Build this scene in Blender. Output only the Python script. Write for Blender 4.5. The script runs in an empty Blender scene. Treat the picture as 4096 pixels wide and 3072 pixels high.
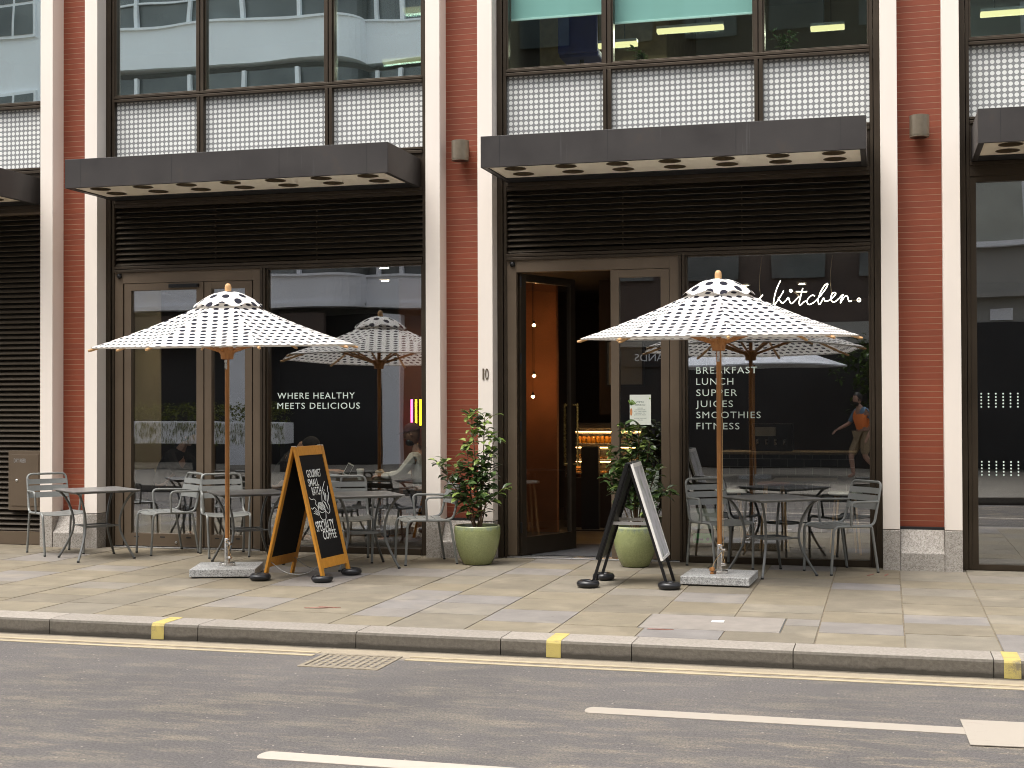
import bpy, bmesh, math, random
from mathutils import Vector, Matrix
R = math.radians
SC = bpy.context.scene
COL = SC.collection
random.seed(7)
EXTENT = 400.0

# ------------------------------------------------------------------ camera, world, sun, exposure
cam_d = bpy.data.cameras.new("camera")
cam = bpy.data.objects.new("camera", cam_d)
COL.objects.link(cam)
SC.camera = cam
cam_d.sensor_width = 36.0
cam_d.lens = 5522.66 / 4096 * 36.0
cam_d.clip_start = 0.05
cam_d.clip_end = 2000
_yaw, _pit, _rol = 0.264249, 0.01346, -0.0033329
_f = Vector((-math.sin(_yaw) * math.cos(_pit), math.cos(_yaw) * math.cos(_pit), math.sin(_pit)))
_r = Vector((math.cos(_yaw), math.sin(_yaw), 0))
_u = _r.cross(_f)
_r2 = _r * math.cos(_rol) + _u * math.sin(_rol)
_u2 = -_r * math.sin(_rol) + _u * math.cos(_rol)
_m = Matrix((_r2, _u2, -_f)).transposed().to_4x4()
_m.translation = Vector((9.16523, -13.58056, 1.6))
cam.matrix_world = _m

SUN_EL, SUN_AZ = R(66), R(218)      # high, behind the camera, hidden by thin cloud
world = bpy.data.worlds.new("World")
SC.world = world
world.use_nodes = True
wn, wl = world.node_tree.nodes, world.node_tree.links
wn.clear()
sky = wn.new('ShaderNodeTexSky')
sky.sky_type = 'NISHITA'
sky.sun_disc = False
sky.sun_elevation = SUN_EL
sky.sun_rotation = SUN_AZ
sky.air_density = 1.0
sky.dust_density = 6.0
hsv = wn.new('ShaderNodeHueSaturation')
hsv.inputs['Saturation'].default_value = 0.22
bg = wn.new('ShaderNodeBackground')
bg.inputs['Strength'].default_value = 0.15
wo = wn.new('ShaderNodeOutputWorld')
wl.new(sky.outputs[0], hsv.inputs['Color'])
wl.new(hsv.outputs[0], bg.inputs['Color'])
wl.new(bg.outputs[0], wo.inputs['Surface'])
sun_d = bpy.data.lights.new("sun", 'SUN')
sun_d.energy = 0.8
sun_d.angle = R(40)
sun_d.color = (1.0, 0.93, 0.83)
sun = bpy.data.objects.new("sun", sun_d)
COL.objects.link(sun)
_d = Vector((math.sin(SUN_AZ) * math.cos(SUN_EL), math.cos(SUN_AZ) * math.cos(SUN_EL), math.sin(SUN_EL)))
sun.rotation_euler = (-_d).to_track_quat('-Z', 'Y').to_euler()
SC.view_settings.view_transform = 'Standard'
SC.view_settings.look = 'None'
SC.view_settings.exposure = 1.20
SC.view_settings.gamma = 1.0
SC.cycles.filter_width = 1.0
SC.cycles.max_bounces = 8
SC.cycles.diffuse_bounces = 3
SC.cycles.glossy_bounces = 4
SC.cycles.transmission_bounces = 4
SC.cycles.transparent_max_bounces = 24
SC.cycles.sample_clamp_indirect = 4.0
SC.cycles.use_denoising = True
SC.cycles.caustics_reflective = False
SC.cycles.caustics_refractive = False

# ------------------------------------------------------------------ node helpers and materials
class NT:
    def __init__(s, name):
        s.m = bpy.data.materials.new(name)
        s.m.use_nodes = True
        s.n, s.l = s.m.node_tree.nodes, s.m.node_tree.links
        s.n.clear()
        s.out = s.n.new('ShaderNodeOutputMaterial')
    def link(s, v, sock):
        if hasattr(v, 'is_output'):
            s.l.new(v, sock)
        else:
            sock.default_value = v
    def math(s, op, a, b=0.0, c=None, clamp=False):
        n = s.n.new('ShaderNodeMath'); n.operation = op; n.use_clamp = clamp
        s.link(a, n.inputs[0]); s.link(b, n.inputs[1])
        if c is not None: s.link(c, n.inputs[2])
        return n.outputs[0]
    def coord(s, kind='Object'):
        return s.n.new('ShaderNodeTexCoord').outputs[kind]
    def mapping(s, vec, scale=(1, 1, 1), loc=(0, 0, 0), rot=(0, 0, 0)):
        n = s.n.new('ShaderNodeMapping')
        s.l.new(vec, n.inputs['Vector'])
        n.inputs['Scale'].default_value = scale
        n.inputs['Location'].default_value = loc
        n.inputs['Rotation'].default_value = rot
        return n.outputs[0]
    def noise(s, vec, scale, detail=3.0, rough=0.55):
        n = s.n.new('ShaderNodeTexNoise')
        s.l.new(vec, n.inputs['Vector'])
        n.inputs['Scale'].default_value = scale
        n.inputs['Detail'].default_value = detail
        n.inputs['Roughness'].default_value = rough
        return n.outputs['Fac']
    def voro(s, vec, scale):
        n = s.n.new('ShaderNodeTexVoronoi')
        s.l.new(vec, n.inputs['Vector'])
        n.inputs['Scale'].default_value = scale
        return n
    def ramp(s, fac, stops):
        n = s.n.new('ShaderNodeValToRGB')
        e = n.color_ramp.elements
        while len(e) < len(stops): e.new(0.5)
        for i, (p, c) in enumerate(stops):
            e[i].position = p
            e[i].color = (c, c, c, 1) if isinstance(c, (int, float)) else (*c, 1)
        s.link(fac, n.inputs[0])
        return n.outputs[0]
    def step(s, v, lo, hi):
        n = s.n.new('ShaderNodeMapRange')
        s.link(v, n.inputs[0])
        n.inputs[1].default_value = lo; n.inputs[2].default_value = hi
        return n.outputs[0]
    def mix(s, fac, a, b, blend='MIX'):
        n = s.n.new('ShaderNodeMix'); n.data_type = 'RGBA'; n.blend_type = blend
        s.link(fac, n.inputs[0])
        for v, i in ((a, 6), (b, 7)):
            if hasattr(v, 'is_output'): s.l.new(v, n.inputs[i])
            else: n.inputs[i].default_value = (*v, 1) if len(v) == 3 else v
        return n.outputs[2]
    def sep(s, vec):
        n = s.n.new('ShaderNodeSeparateXYZ'); s.l.new(vec, n.inputs[0]); return n.outputs
    def comb(s, x, y, z):
        n = s.n.new('ShaderNodeCombineXYZ')
        for v, i in ((x, 0), (y, 1), (z, 2)): s.link(v, n.inputs[i])
        return n.outputs[0]
    def bump(s, h, strength=0.3, dist=0.01):
        n = s.n.new('ShaderNodeBump')
        n.inputs['Strength'].default_value = strength
        n.inputs['Distance'].default_value = dist
        s.l.new(h, n.inputs['Height'])
        return n.outputs[0]
    def bsdf(s, col, rough=0.5, metal=0.0, normal=None, spec=None, **kw):
        n = s.n.new('ShaderNodeBsdfPrincipled')
        if hasattr(col, 'is_output'): s.l.new(col, n.inputs['Base Color'])
        else: n.inputs['Base Color'].default_value = (*col, 1)
        s.link(rough, n.inputs['Roughness'])
        s.link(metal, n.inputs['Metallic'])
        if spec is not None: n.inputs['Specular IOR Level'].default_value = spec
        if normal is not None: s.l.new(normal, n.inputs['Normal'])
        for k, v in kw.items(): s.link(v, n.inputs[k])
        return n.outputs[0]
    def done(s, sh):
        s.l.new(sh, s.out.inputs['Surface'])
        return s.m

M = {}
def pm(name, col, rough=0.5, metal=0.0, var=0.12, scale=6.0, bump=0.0, bscale=120.0, spec=None, stretch=(1, 1, 1)):
    """A painted / plain surface with slight tonal variation and optional fine grain."""
    t = NT(name)
    v = t.mapping(t.coord(), stretch)
    n = t.noise(v, scale, 5)
    k = t.ramp(n, [(0.25, 1 - var), (0.75, 1 + var)])
    c = t.mix(1.0, col, k, 'MULTIPLY')
    nr = t.bump(t.noise(v, bscale, 2), bump, 0.004) if bump else None
    r = t.math('ADD', t.math('MULTIPLY', t.math('SUBTRACT', n, 0.5), 0.2), rough, clamp=True)
    M[name] = t.done(t.bsdf(c, r, metal, nr, spec))
    return M[name]

def em(name, col, strength):
    t = NT(name)
    e = t.n.new('ShaderNodeEmission')
    e.inputs[0].default_value = (*col, 1); e.inputs[1].default_value = strength
    M[name] = t.done(e.outputs[0])

def glass(name, tint, refl, wav, wscale=0.8, gcol=(0.95, 0.96, 1.0)):
    """Window glass: mirrors a fixed share, lets the rest through; slightly wavy."""
    t = NT(name)
    tr = t.n.new('ShaderNodeBsdfTransparent'); tr.inputs[0].default_value = (*tint, 1)
    gl = t.n.new('ShaderNodeBsdfGlossy'); gl.inputs['Roughness'].default_value = 0.0
    gl.inputs['Color'].default_value = (*gcol, 1)
    n = t.noise(t.mapping(t.coord(), (1, 1, 1.6)), wscale, 1.0)
    t.l.new(t.bump(n, 1.0, wav), gl.inputs['Normal'])
    lw = t.n.new('ShaderNodeLayerWeight'); lw.inputs[0].default_value = 0.5
    fac = t.math('ADD', t.math('MULTIPLY', t.math('POWER', lw.outputs['Facing'], 5.0), 0.85), refl, clamp=True)
    mx = t.n.new('ShaderNodeMixShader')
    t.l.new(fac, mx.inputs[0]); t.l.new(tr.outputs[0], mx.inputs[1]); t.l.new(gl.outputs[0], mx.inputs[2])
    M[name] = t.done(mx.outputs[0])

pm('stone_white', (0.80, 0.725, 0.65), 0.75, var=0.05, scale=2.5, bump=0.06, bscale=180, stretch=(1, 1, 0.25))
pm('bronze_dark', (0.060, 0.045, 0.031), 0.38, 0.55, var=0.15, scale=3)
pm('bronze_mid', (0.145, 0.108, 0.074), 0.42, 0.35, var=0.08, scale=3)
pm('bronze_slat', (0.060, 0.046, 0.031), 0.5, 0.2, var=0.08, scale=2, stretch=(0.4, 1, 3))
pm('bronze_lamp', (0.20, 0.165, 0.12), 0.4, 0.6, var=0.12, scale=20)
pm('black_void', (0.004, 0.004, 0.004), 0.9, var=0.0)
pm('black_matt', (0.012, 0.012, 0.013), 0.6, var=0.1)
pm('black_metal', (0.014, 0.014, 0.015), 0.35, 0.3, var=0.1)
pm('rubber', (0.014, 0.014, 0.016), 0.33, var=0.25, scale=40, bump=0.1)
pm('soffit', (0.80, 0.73, 0.60), 0.6, var=0.05, scale=3)
pm('downlight', (0.11, 0.08, 0.045), 0.5, 0.2, var=0.3, scale=30)
pm('chair_grey', (0.215, 0.222, 0.212), 0.42, 0.15, var=0.07, scale=25)
pm('table_grey', (0.215, 0.212, 0.206), 0.36, 0.25, var=0.10, scale=18)
pm('table_leg', (0.135, 0.138, 0.133), 0.4, 0.35, var=0.12, scale=18)
pm('steel', (0.62, 0.60, 0.57), 0.28, 0.95, var=0.1, scale=30)
pm('brass', (0.62, 0.42, 0.14), 0.28, 0.95, var=0.2, scale=30)
pm('cord', (0.42, 0.28, 0.14), 0.8, var=0.2, scale=80)
pm('soil', (0.035, 0.022, 0.014), 0.95, var=0.5, scale=60, bump=0.6)
pm('stem', (0.16, 0.105, 0.06), 0.8, var=0.3, scale=40)
pm('chalkboard', (0.0075, 0.007, 0.0075), 0.75, var=0.35, scale=5, spec=0.25)
pm('letter', (0.62, 0.72, 0.66), 0.6, var=0.02)
pm('chalk', (0.82, 0.84, 0.82), 0.8, var=0.1, scale=60)
pm('paper', (0.70, 0.74, 0.66), 0.7, var=0.03)
pm('ink', (0.10, 0.14, 0.13), 0.7, var=0.1)
pm('green_print', (0.16, 0.28, 0.05), 0.7, var=0.3, scale=50)
pm('orange_print', (0.55, 0.22, 0.08), 0.7, var=0.2, scale=50)
pm('sticker_green', (0.12, 0.50, 0.16), 0.5, var=0.06)
pm('white_board', (0.80, 0.84, 0.77), 0.5, var=0.05)

pm('skin_a', (0.33, 0.17, 0.11), 0.55, var=0.08, scale=20)
pm('skin_b', (0.44, 0.26, 0.19), 0.55, var=0.08, scale=20)
pm('hair', (0.012, 0.010, 0.008), 0.6, var=0.3, scale=60)
pm('cloth_white', (0.52, 0.52, 0.50), 0.9, var=0.08, scale=12, bump=0.2)
pm('cloth_black', (0.010, 0.010, 0.012), 0.95, var=0.2, scale=12, bump=0.2)
pm('cloth_navy', (0.02, 0.022, 0.04), 0.9, var=0.15, scale=12, bump=0.2)
pm('cloth_blue', (0.12, 0.19, 0.27), 0.9, var=0.2, scale=18, bump=0.2)
pm('cloth_khaki', (0.30, 0.225, 0.14), 0.9, var=0.2, scale=14, bump=0.2)
pm('cap_maroon', (0.10, 0.045, 0.055), 0.9, var=0.1, scale=14)
pm('vest_orange', (1.0, 0.27, 0.07), 0.7, var=0.1, scale=14)
pm('vest_silver', (0.45, 0.44, 0.48), 0.4, var=0.1)
pm('wall_cream', (0.50, 0.46, 0.35), 0.8, var=0.08)
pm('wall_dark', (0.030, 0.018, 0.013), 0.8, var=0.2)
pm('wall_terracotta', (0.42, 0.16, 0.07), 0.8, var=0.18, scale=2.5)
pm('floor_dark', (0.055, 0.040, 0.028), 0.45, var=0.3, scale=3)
pm('doormat', (0.055, 0.055, 0.058), 0.9, var=0.2, scale=60, bump=0.4)
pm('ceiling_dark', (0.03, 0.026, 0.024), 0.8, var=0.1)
pm('office_wall', (0.50, 0.48, 0.46), 0.8, var=0.15, scale=1.5)
pm('office_dark', (0.26, 0.21, 0.14), 0.8, var=0.3, scale=8)
pm('office_ceiling', (0.60, 0.60, 0.60), 0.8, var=0.05)
pm('blind', (0.48, 0.62, 0.57), 0.8, var=0.03)
pm('timber_brown', (0.10, 0.045, 0.02), 0.6, var=0.3, scale=6)
pm('red_seat', (0.14, 0.02, 0.015), 0.6, var=0.1)
pm('render_white', (0.84, 0.85, 0.88), 0.8, var=0.06, scale=0.6)
pm('render_grey', (0.34, 0.33, 0.30), 0.8, var=0.1, scale=0.8)
pm('brick_dark', (0.085, 0.062, 0.050), 0.8, var=0.25, scale=1.2)
pm('opp_glass', (0.13, 0.138, 0.135), 0.12, var=0.5, scale=0.7)
pm('parasol_plain', (0.62, 0.64, 0.68), 0.8, var=0.04)
pm('pave_opp', (0.20, 0.18, 0.15), 0.85, var=0.2, scale=1.5)
pm('dust_iron', (0.22, 0.185, 0.135), 0.9, var=0.4, scale=30)
pm('kraft', (0.42, 0.32, 0.20), 0.8, var=0.1)
pm('cup_white', (0.75, 0.74, 0.70), 0.5, var=0.03)
pm('wall_maroon', (0.13, 0.045, 0.025), 0.8, var=0.15)
pm('shop_dark', (0.016, 0.015, 0.015), 0.5, var=0.3, scale=1)
pm('pale_glass', (0.40, 0.41, 0.36), 0.2, var=0.3, scale=0.8)
pm('cake', (0.55, 0.30, 0.10), 0.7, var=0.4, scale=40)
pm('juice', (0.65, 0.28, 0.03), 0.3, var=0.3, scale=20)
pm('blue_cloth', (0.03, 0.035, 0.16), 0.8, var=0.15)
pm('silver', (0.55, 0.55, 0.55), 0.3, 0.8, var=0.05)
em('bulb', (1.0, 0.52, 0.20), 120.0)
em('warm_strip', (1.0, 0.52, 0.17), 9.0)
em('spot', (1.0, 0.80, 0.55), 60.0)
em('tube', (1.0, 0.80, 0.38), 0.62)
em('neon_white', (1.0, 0.92, 0.80), 7.0)
em('neon_pink', (1.0, 0.10, 0.38), 4.0)
em('neon_yellow', (1.0, 0.66, 0.02), 3.2)
em('phone_screen', (0.65, 0.8, 0.9), 0.5)
glass('glass_shop', (0.93, 0.95, 0.93), 0.21, 0.0012, 0.8)
glass('glass_upper', (0.82, 0.93, 0.92), 0.66, 0.0018, 0.8, (0.86, 0.99, 1.0))
glass('glass_upper_clear', (0.86, 0.97, 0.96), 0.08, 0.0016, 0.8, (0.85, 0.98, 1.0))
glass('glass_case', (0.9, 0.9, 0.9), 0.03, 0.0)

def mk_canopy_metal():
    t = NT('canopy_metal')
    v = t.coord()
    n = t.noise(v, 2.2, 6, 0.6)
    c = t.ramp(n, [(0.3, (0.036, 0.032, 0.031)), (0.62, (0.046, 0.041, 0.039)), (0.82, (0.068, 0.050, 0.037))])
    st = t.noise(t.mapping(v, (14, 14, 0.6)), 1.5, 3)
    c = t.mix(t.step(st, 0.66, 0.86), c, (0.085, 0.083, 0.082))
    M['canopy_metal'] = t.done(t.bsdf(c, t.ramp(n, [(0.3, 0.42), (0.8, 0.6)]), 0.25))
mk_canopy_metal()

def mk_brick():
    t = NT('brick_red')
    v = t.coord()
    z = t.sep(v)[2]
    q = t.math('MULTIPLY', t.math('SUBTRACT', z, 0.0422), 1 / 0.0589)
    fr = t.math('FRACT', q)
    row = t.math('FLOOR', q)
    mort = t.math('LESS_THAN', fr, 0.075)
    und = t.step(fr, 0.98, 0.93)
    wnz = t.n.new('ShaderNodeTexWhiteNoise'); wnz.noise_dimensions = '1D'
    t.l.new(row, wnz.inputs['W'])
    n = t.noise(t.mapping(v, (1, 1, 4)), 9, 4)
    base = t.mix(n, (0.205, 0.041, 0.016), (0.282, 0.067, 0.027))
    base = t.mix(t.math('MULTIPLY', wnz.outputs['Value'], 0.35), base, (0.155, 0.034, 0.018))
    big = t.noise(v, 1.3, 5)
    base = t.mix(1.0, base, t.ramp(big, [(0.3, 0.88), (0.7, 1.1)]), 'MULTIPLY')
    c = t.mix(mort, base, (0.30, 0.185, 0.115))
    h = t.math('SUBTRACT', 1.0, mort)
    M['brick_red'] = t.done(t.bsdf(c, 0.6, 0.0, t.bump(t.math('ADD', h, t.math('MULTIPLY', n, 0.15)), 0.5, 0.004)))
mk_brick()

def mk_granite(name, a, b, c3, sc):
    t = NT(name)
    v = t.coord()
    n1 = t.voro(v, sc).outputs['Color']
    g = t.n.new('ShaderNodeRGBToBW'); t.l.new(n1, g.inputs[0])
    n2 = t.noise(v, sc * 0.35, 5)
    col = t.ramp(t.math('ADD', t.math('MULTIPLY', g.outputs[0], 0.6), t.math('MULTIPLY', n2, 0.45)), [(0.25, a), (0.5, b), (0.8, c3)])
    st = t.noise(t.mapping(v, (1, 1, 0.6)), 2.6, 4)
    col = t.mix(t.step(st, 0.55, 0.75), col, t.mix(0.5, col, (0.16, 0.13, 0.10)))
    M[name] = t.done(t.bsdf(col, 0.75, 0.0, t.bump(t.noise(v, sc, 3), 0.4, 0.003)))
mk_granite('granite', (0.21, 0.19, 0.165), (0.34, 0.31, 0.275), (0.45, 0.42, 0.38), 95)
mk_granite('granite_grey', (0.17, 0.17, 0.17), (0.37, 0.37, 0.36), (0.56, 0.56, 0.55), 130)

def mk_frit():
    t = NT('frit_panel')
    x, y, z = t.sep(t.coord())
    fx = t.math('SUBTRACT', t.math('FRACT', t.math('MULTIPLY', x, 1 / 0.0545)), 0.5)
    fz = t.math('SUBTRACT', t.math('FRACT', t.math('MULTIPLY', z, 1 / 0.0545)), 0.5)
    d = t.math('SQRT', t.math('ADD', t.math('MULTIPLY', fx, fx), t.math('MULTIPLY', fz, fz)))
    dot = t.step(d, 0.40, 0.35)
    c = t.mix(dot, (0.27, 0.275, 0.275), (0.80, 0.81, 0.78))
    M['frit_panel'] = t.done(t.bsdf(c, 0.12, 0.0, t.bump(t.noise(t.coord(), 0.6, 1), 1.0, 0.0015), 0.8))
mk_frit()

def mk_paving():
    t = NT('paving_slabs')
    v = t.coord()
    rnd = t.n.new('ShaderNodeNewGeometry').outputs['Random Per Island']
    base = t.ramp(rnd, [(0.0, (0.180, 0.150, 0.102)), (0.30, (0.205, 0.174, 0.122)), (0.50, (0.168, 0.144, 0.106)),
                        (0.72, (0.200, 0.176, 0.136)), (0.86, (0.198, 0.178, 0.158)), (1.0, (0.186, 0.173, 0.166))])
    n = t.noise(v, 3.2, 6, 0.62)
    c = t.mix(1.0, base, t.ramp(n, [(0.28, 0.80), (0.72, 1.14)]), 'MULTIPLY')
    gr = t.noise(v, 240, 2)
    c = t.mix(1.0, c, t.ramp(gr, [(0.3, 0.88), (0.7, 1.1)]), 'MULTIPLY')
    sp = t.noise(v, 9, 2)
    c = t.mix(t.math('MULTIPLY', t.step(sp, 0.70, 0.76), 0.5), c, (0.10, 0.085, 0.07))
    pk = t.noise(t.mapping(v, (1, 1, 1), (4.1, 0, 0)), 1.6, 4)
    c = t.mix(t.math('MULTIPLY', t.step(pk, 0.56, 0.72), 0.35), c, (0.36, 0.31, 0.23))
    M['paving_slabs'] = t.done(t.bsdf(c, 0.8, 0.0, t.bump(t.math('ADD', t.noise(v, 30, 4), t.math('MULTIPLY', gr, 0.5)), 0.25, 0.004)))
mk_paving()
pm('joint', (0.16, 0.13, 0.09), 0.95, var=0.4, scale=12)

def mk_asphalt():
    t = NT('asphalt')
    v = t.coord()
    x, y, z = t.sep(v)
    g = t.noise(v, 330, 3, 0.7)
    vo = t.voro(v, 260).outputs['Distance']
    c = t.ramp(g, [(0.3, (0.064, 0.058, 0.055)), (0.52, (0.108, 0.098, 0.093)), (0.76, (0.182, 0.165, 0.152))])
    g2 = t.noise(v, 70, 4, 0.75)
    c = t.mix(1.0, c, t.ramp(g2, [(0.32, 0.62), (0.68, 1.38)]), 'MULTIPLY')
    fk = t.voro(v, 26)
    fkm = t.math('MULTIPLY', t.math('LESS_THAN', fk.outputs['Distance'], 0.16), t.math('GREATER_THAN', t.sep(fk.outputs['Color'])[0], 0.90))
    c = t.mix(t.math('MULTIPLY', fkm, 0.6), c, (0.42, 0.37, 0.30))
    big = t.noise(v, 0.7, 4)
    c = t.mix(1.0, c, t.ramp(big, [(0.3, 0.86), (0.7, 1.16)]), 'MULTIPLY')
    pt = t.noise(t.mapping(v, (0.8, 2.2, 1)), 2.4, 6, 0.65)
    c = t.mix(t.math('MULTIPLY', t.math('MULTIPLY', t.step(pt, 0.50, 0.66), t.step(g2, 0.34, 0.60)), 0.45), c, (0.27, 0.23, 0.165))
    # pale dust lying in streaks along the wheel tracks
    st = t.noise(t.mapping(v, (1.6, 5.5, 1)), 1.6, 7, 0.68)
    near = t.math('ADD', t.step(y, -5.0, -8.5), 0.2)
    east = t.math('MULTIPLY', t.step(x, 7.0, 9.8), t.step(y, -5.6, -6.6))
    dust = t.math('MULTIPLY', t.step(st, 0.50, 0.66), t.math('ADD', t.math('MULTIPLY', near, 0.62), t.math('MULTIPLY', east, 0.6)), clamp=True)
    dust = t.math('MULTIPLY', dust, t.step(g2, 0.36, 0.62))
    c = t.mix(dust, c, (0.33, 0.27, 0.185))
    # sand washed into the gutter
    e = t.math('ADD', y, t.math('MULTIPLY', t.math('SUBTRACT', t.noise(v, 2.2, 6), 0.5), 0.28))
    sand = t.math('MULTIPLY', t.step(e, -4.86, -4.74), 0.85)
    c = t.mix(sand, c, t.mix(g, (0.30, 0.25, 0.175), (0.42, 0.35, 0.25)))
    gutter_dark = t.step(t.math('ADD', y, t.math('MULTIPLY', t.math('SUBTRACT', t.noise(v, 5, 4), 0.5), 0.08)), -4.600, -4.555)  # narrow darker strip of road along the foot of the kerb
    c = t.mix(t.math('MULTIPLY', gutter_dark, 0.85), c, (0.045, 0.038, 0.028))
    M['asphalt'] = t.done(t.bsdf(c, 0.85, 0.0, t.bump(t.math('ADD', g, t.math('MULTIPLY', vo, 0.8)), 0.6, 0.006)))
mk_asphalt()

def mk_paint(name, col, wear, lo, hi):
    t = NT(name)
    v = t.coord()
    n = t.noise(t.mapping(v, (1.2, 4, 1)), 5, 7, 0.7)
    g = t.noise(v, 260, 2)
    w = t.step(t.math('ADD', n, t.math('MULTIPLY', t.math('SUBTRACT', g, 0.5), 0.4)), lo, hi)
    c = t.mix(w, col, wear)
    M[name] = t.done(t.bsdf(c, 0.8, 0.0, t.bump(g, 0.35, 0.003)))
mk_paint('road_white', (0.42, 0.37, 0.315), (0.30, 0.26, 0.21), 0.60, 0.85)
mk_paint('road_yellow', (0.40, 0.33, 0.215), (0.28, 0.235, 0.16), 0.42, 0.68)
mk_paint('yellow_paint', (0.44, 0.355, 0.11), (0.18, 0.155, 0.10), 0.52, 0.70)
mk_paint('road_pale', (0.34, 0.30, 0.25), (0.16, 0.14, 0.12), 0.62, 0.82)

def mk_kerb():
    t = NT('kerb_granite')
    v = t.coord()
    x, y, z = t.sep(v)
    n = t.noise(v, 42, 5, 0.65)
    c = t.ramp(n, [(0.3, (0.215, 0.19, 0.16)), (0.7, (0.33, 0.295, 0.255))])
    c = t.mix(t.math('MULTIPLY', t.step(t.noise(v, 3.5, 5), 0.52, 0.72), 0.3), c, (0.15, 0.13, 0.10))
    rnd = t.n.new('ShaderNodeNewGeometry').outputs['Random Per Island']
    c = t.mix(1.0, c, t.ramp(rnd, [(0, 0.88), (1, 1.08)]), 'MULTIPLY')
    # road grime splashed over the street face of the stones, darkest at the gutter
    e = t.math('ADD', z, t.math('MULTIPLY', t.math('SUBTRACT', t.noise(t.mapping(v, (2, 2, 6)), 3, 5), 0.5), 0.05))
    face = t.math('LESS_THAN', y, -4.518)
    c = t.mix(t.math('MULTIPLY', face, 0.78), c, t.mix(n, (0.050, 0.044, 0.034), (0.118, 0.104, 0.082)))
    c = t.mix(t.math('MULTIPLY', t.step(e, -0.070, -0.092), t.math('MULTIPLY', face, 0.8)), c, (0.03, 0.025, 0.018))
    M['kerb_granite'] = t.done(t.bsdf(c, 0.85, 0.0, t.bump(n, 0.5, 0.006)))
mk_kerb()

def mk_fabric():
    """White canvas printed with rows of black dots; the print follows each panel's own weave (UV in metres)."""
    t = NT('dotted_canvas')
    u, v, _ = t.sep(t.coord('UV'))
    vv = t.math('MULTIPLY', v, 1 / 0.0915)
    row = t.math('FLOOR', vv)
    uu = t.math('ADD', t.math('MULTIPLY', u, 1 / 0.0935), t.math('MULTIPLY', row, 0.13))
    fx = t.math('SUBTRACT', t.math('FRACT', uu), 0.5)
    fy = t.math('SUBTRACT', t.math('FRACT', vv), 0.5)
    d = t.math('SQRT', t.math('ADD', t.math('MULTIPLY', fx, fx), t.math('MULTIPLY', fy, fy)))
    dot = t.step(d, 0.295, 0.26)
    cv = t.noise(t.coord(), 4, 3)
    c = t.mix(dot, t.mix(cv, (0.82, 0.79, 0.75), (0.87, 0.85, 0.81)), (0.022, 0.022, 0.034))
    nb = t.bump(t.math('ADD', t.noise(t.coord(), 5, 3), t.math('MULTIPLY', t.noise(t.coord(), 380, 1), 0.08)), 0.25, 0.02)
    p = t.bsdf(c, 0.85, 0.0, nb, 0.2)
    tr = t.n.new('ShaderNodeBsdfTranslucent'); t.l.new(c, tr.inputs[0])
    mx = t.n.new('ShaderNodeMixShader'); mx.inputs[0].default_value = 0.28
    t.l.new(p, mx.inputs[1]); t.l.new(tr.outputs[0], mx.inputs[2])
    M['dotted_canvas'] = t.done(mx.outputs[0])
mk_fabric()

def mk_wood(name, a, b, rough, axis):
    t = NT(name)
    sc = [26, 26, 26]; sc[axis] = 1.3
    v = t.mapping(t.coord(), sc)
    n = t.noise(v, 2.2, 6, 0.6)
    c = t.mix(t.ramp(n, [(0.3, 0.0), (0.7, 1.0)]), a, b)
    M[name] = t.done(t.bsdf(c, rough, 0.0, t.bump(n, 0.12, 0.003)))
mk_wood('pole_wood', (0.29, 0.115, 0.028), (0.47, 0.215, 0.068), 0.45, 2)
mk_wood('light_wood', (0.50, 0.28, 0.115), (0.62, 0.38, 0.18), 0.5, 2)
mk_wood('board_wood', (0.50, 0.205, 0.020), (0.64, 0.290, 0.038), 0.42, 2)

def mk_leaf(name, a, b, sp):
    t = NT(name)
    rnd = t.n.new('ShaderNodeNewGeometry').outputs['Random Per Island']
    c = t.mix(rnd, a, b)
    p = t.bsdf(c, 0.28, 0.0, None, sp)
    tr = t.n.new('ShaderNodeBsdfTranslucent'); t.l.new(c, tr.inputs[0])
    mx = t.n.new('ShaderNodeMixShader'); mx.inputs[0].default_value = 0.22
    t.l.new(p, mx.inputs[1]); t.l.new(tr.outputs[0], mx.inputs[2])
    M[name] = t.done(mx.outputs[0])
mk_leaf('leaf_dark', (0.028, 0.055, 0.018), (0.085, 0.140, 0.042), 0.6)
mk_leaf('leaf_young', (0.15, 0.23, 0.045), (0.32, 0.40, 0.12), 0.5)
mk_leaf('leaf_tree', (0.03, 0.055, 0.015), (0.10, 0.16, 0.03), 0.3)
mk_leaf('leaf_box', (0.07, 0.085, 0.012), (0.17, 0.19, 0.03), 0.3)

def mk_pot():
    t = NT('glazed_green')
    v = t.coord()
    z = t.sep(v)[2]
    n = t.noise(t.mapping(v, (3, 3, 1)), 4, 5)
    sp = t.noise(v, 90, 2)
    c = t.mix(n, (0.235, 0.265, 0.110), (0.325, 0.355, 0.165))
    c = t.mix(1.0, c, t.ramp(sp, [(0.35, 0.84), (0.65, 1.1)]), 'MULTIPLY')
    run = t.math('ADD', z, t.math('MULTIPLY', t.math('SUBTRACT', t.noise(t.mapping(v, (9, 9, 0.8)), 2.2, 3), 0.5), 0.16))
    c = t.mix(t.math('MULTIPLY', t.step(run, 0.345, 0.40), 0.75), c, (0.10, 0.145, 0.15))
    c = t.mix(t.step(z, 0.372, 0.384), c, (0.42, 0.46, 0.26))
    cr = t.noise(v, 130, 2)
    M['glazed_green'] = t.done(t.bsdf(c, 0.16, 0.0, t.bump(cr, 0.05, 0.002), 0.6))
mk_pot()

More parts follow.
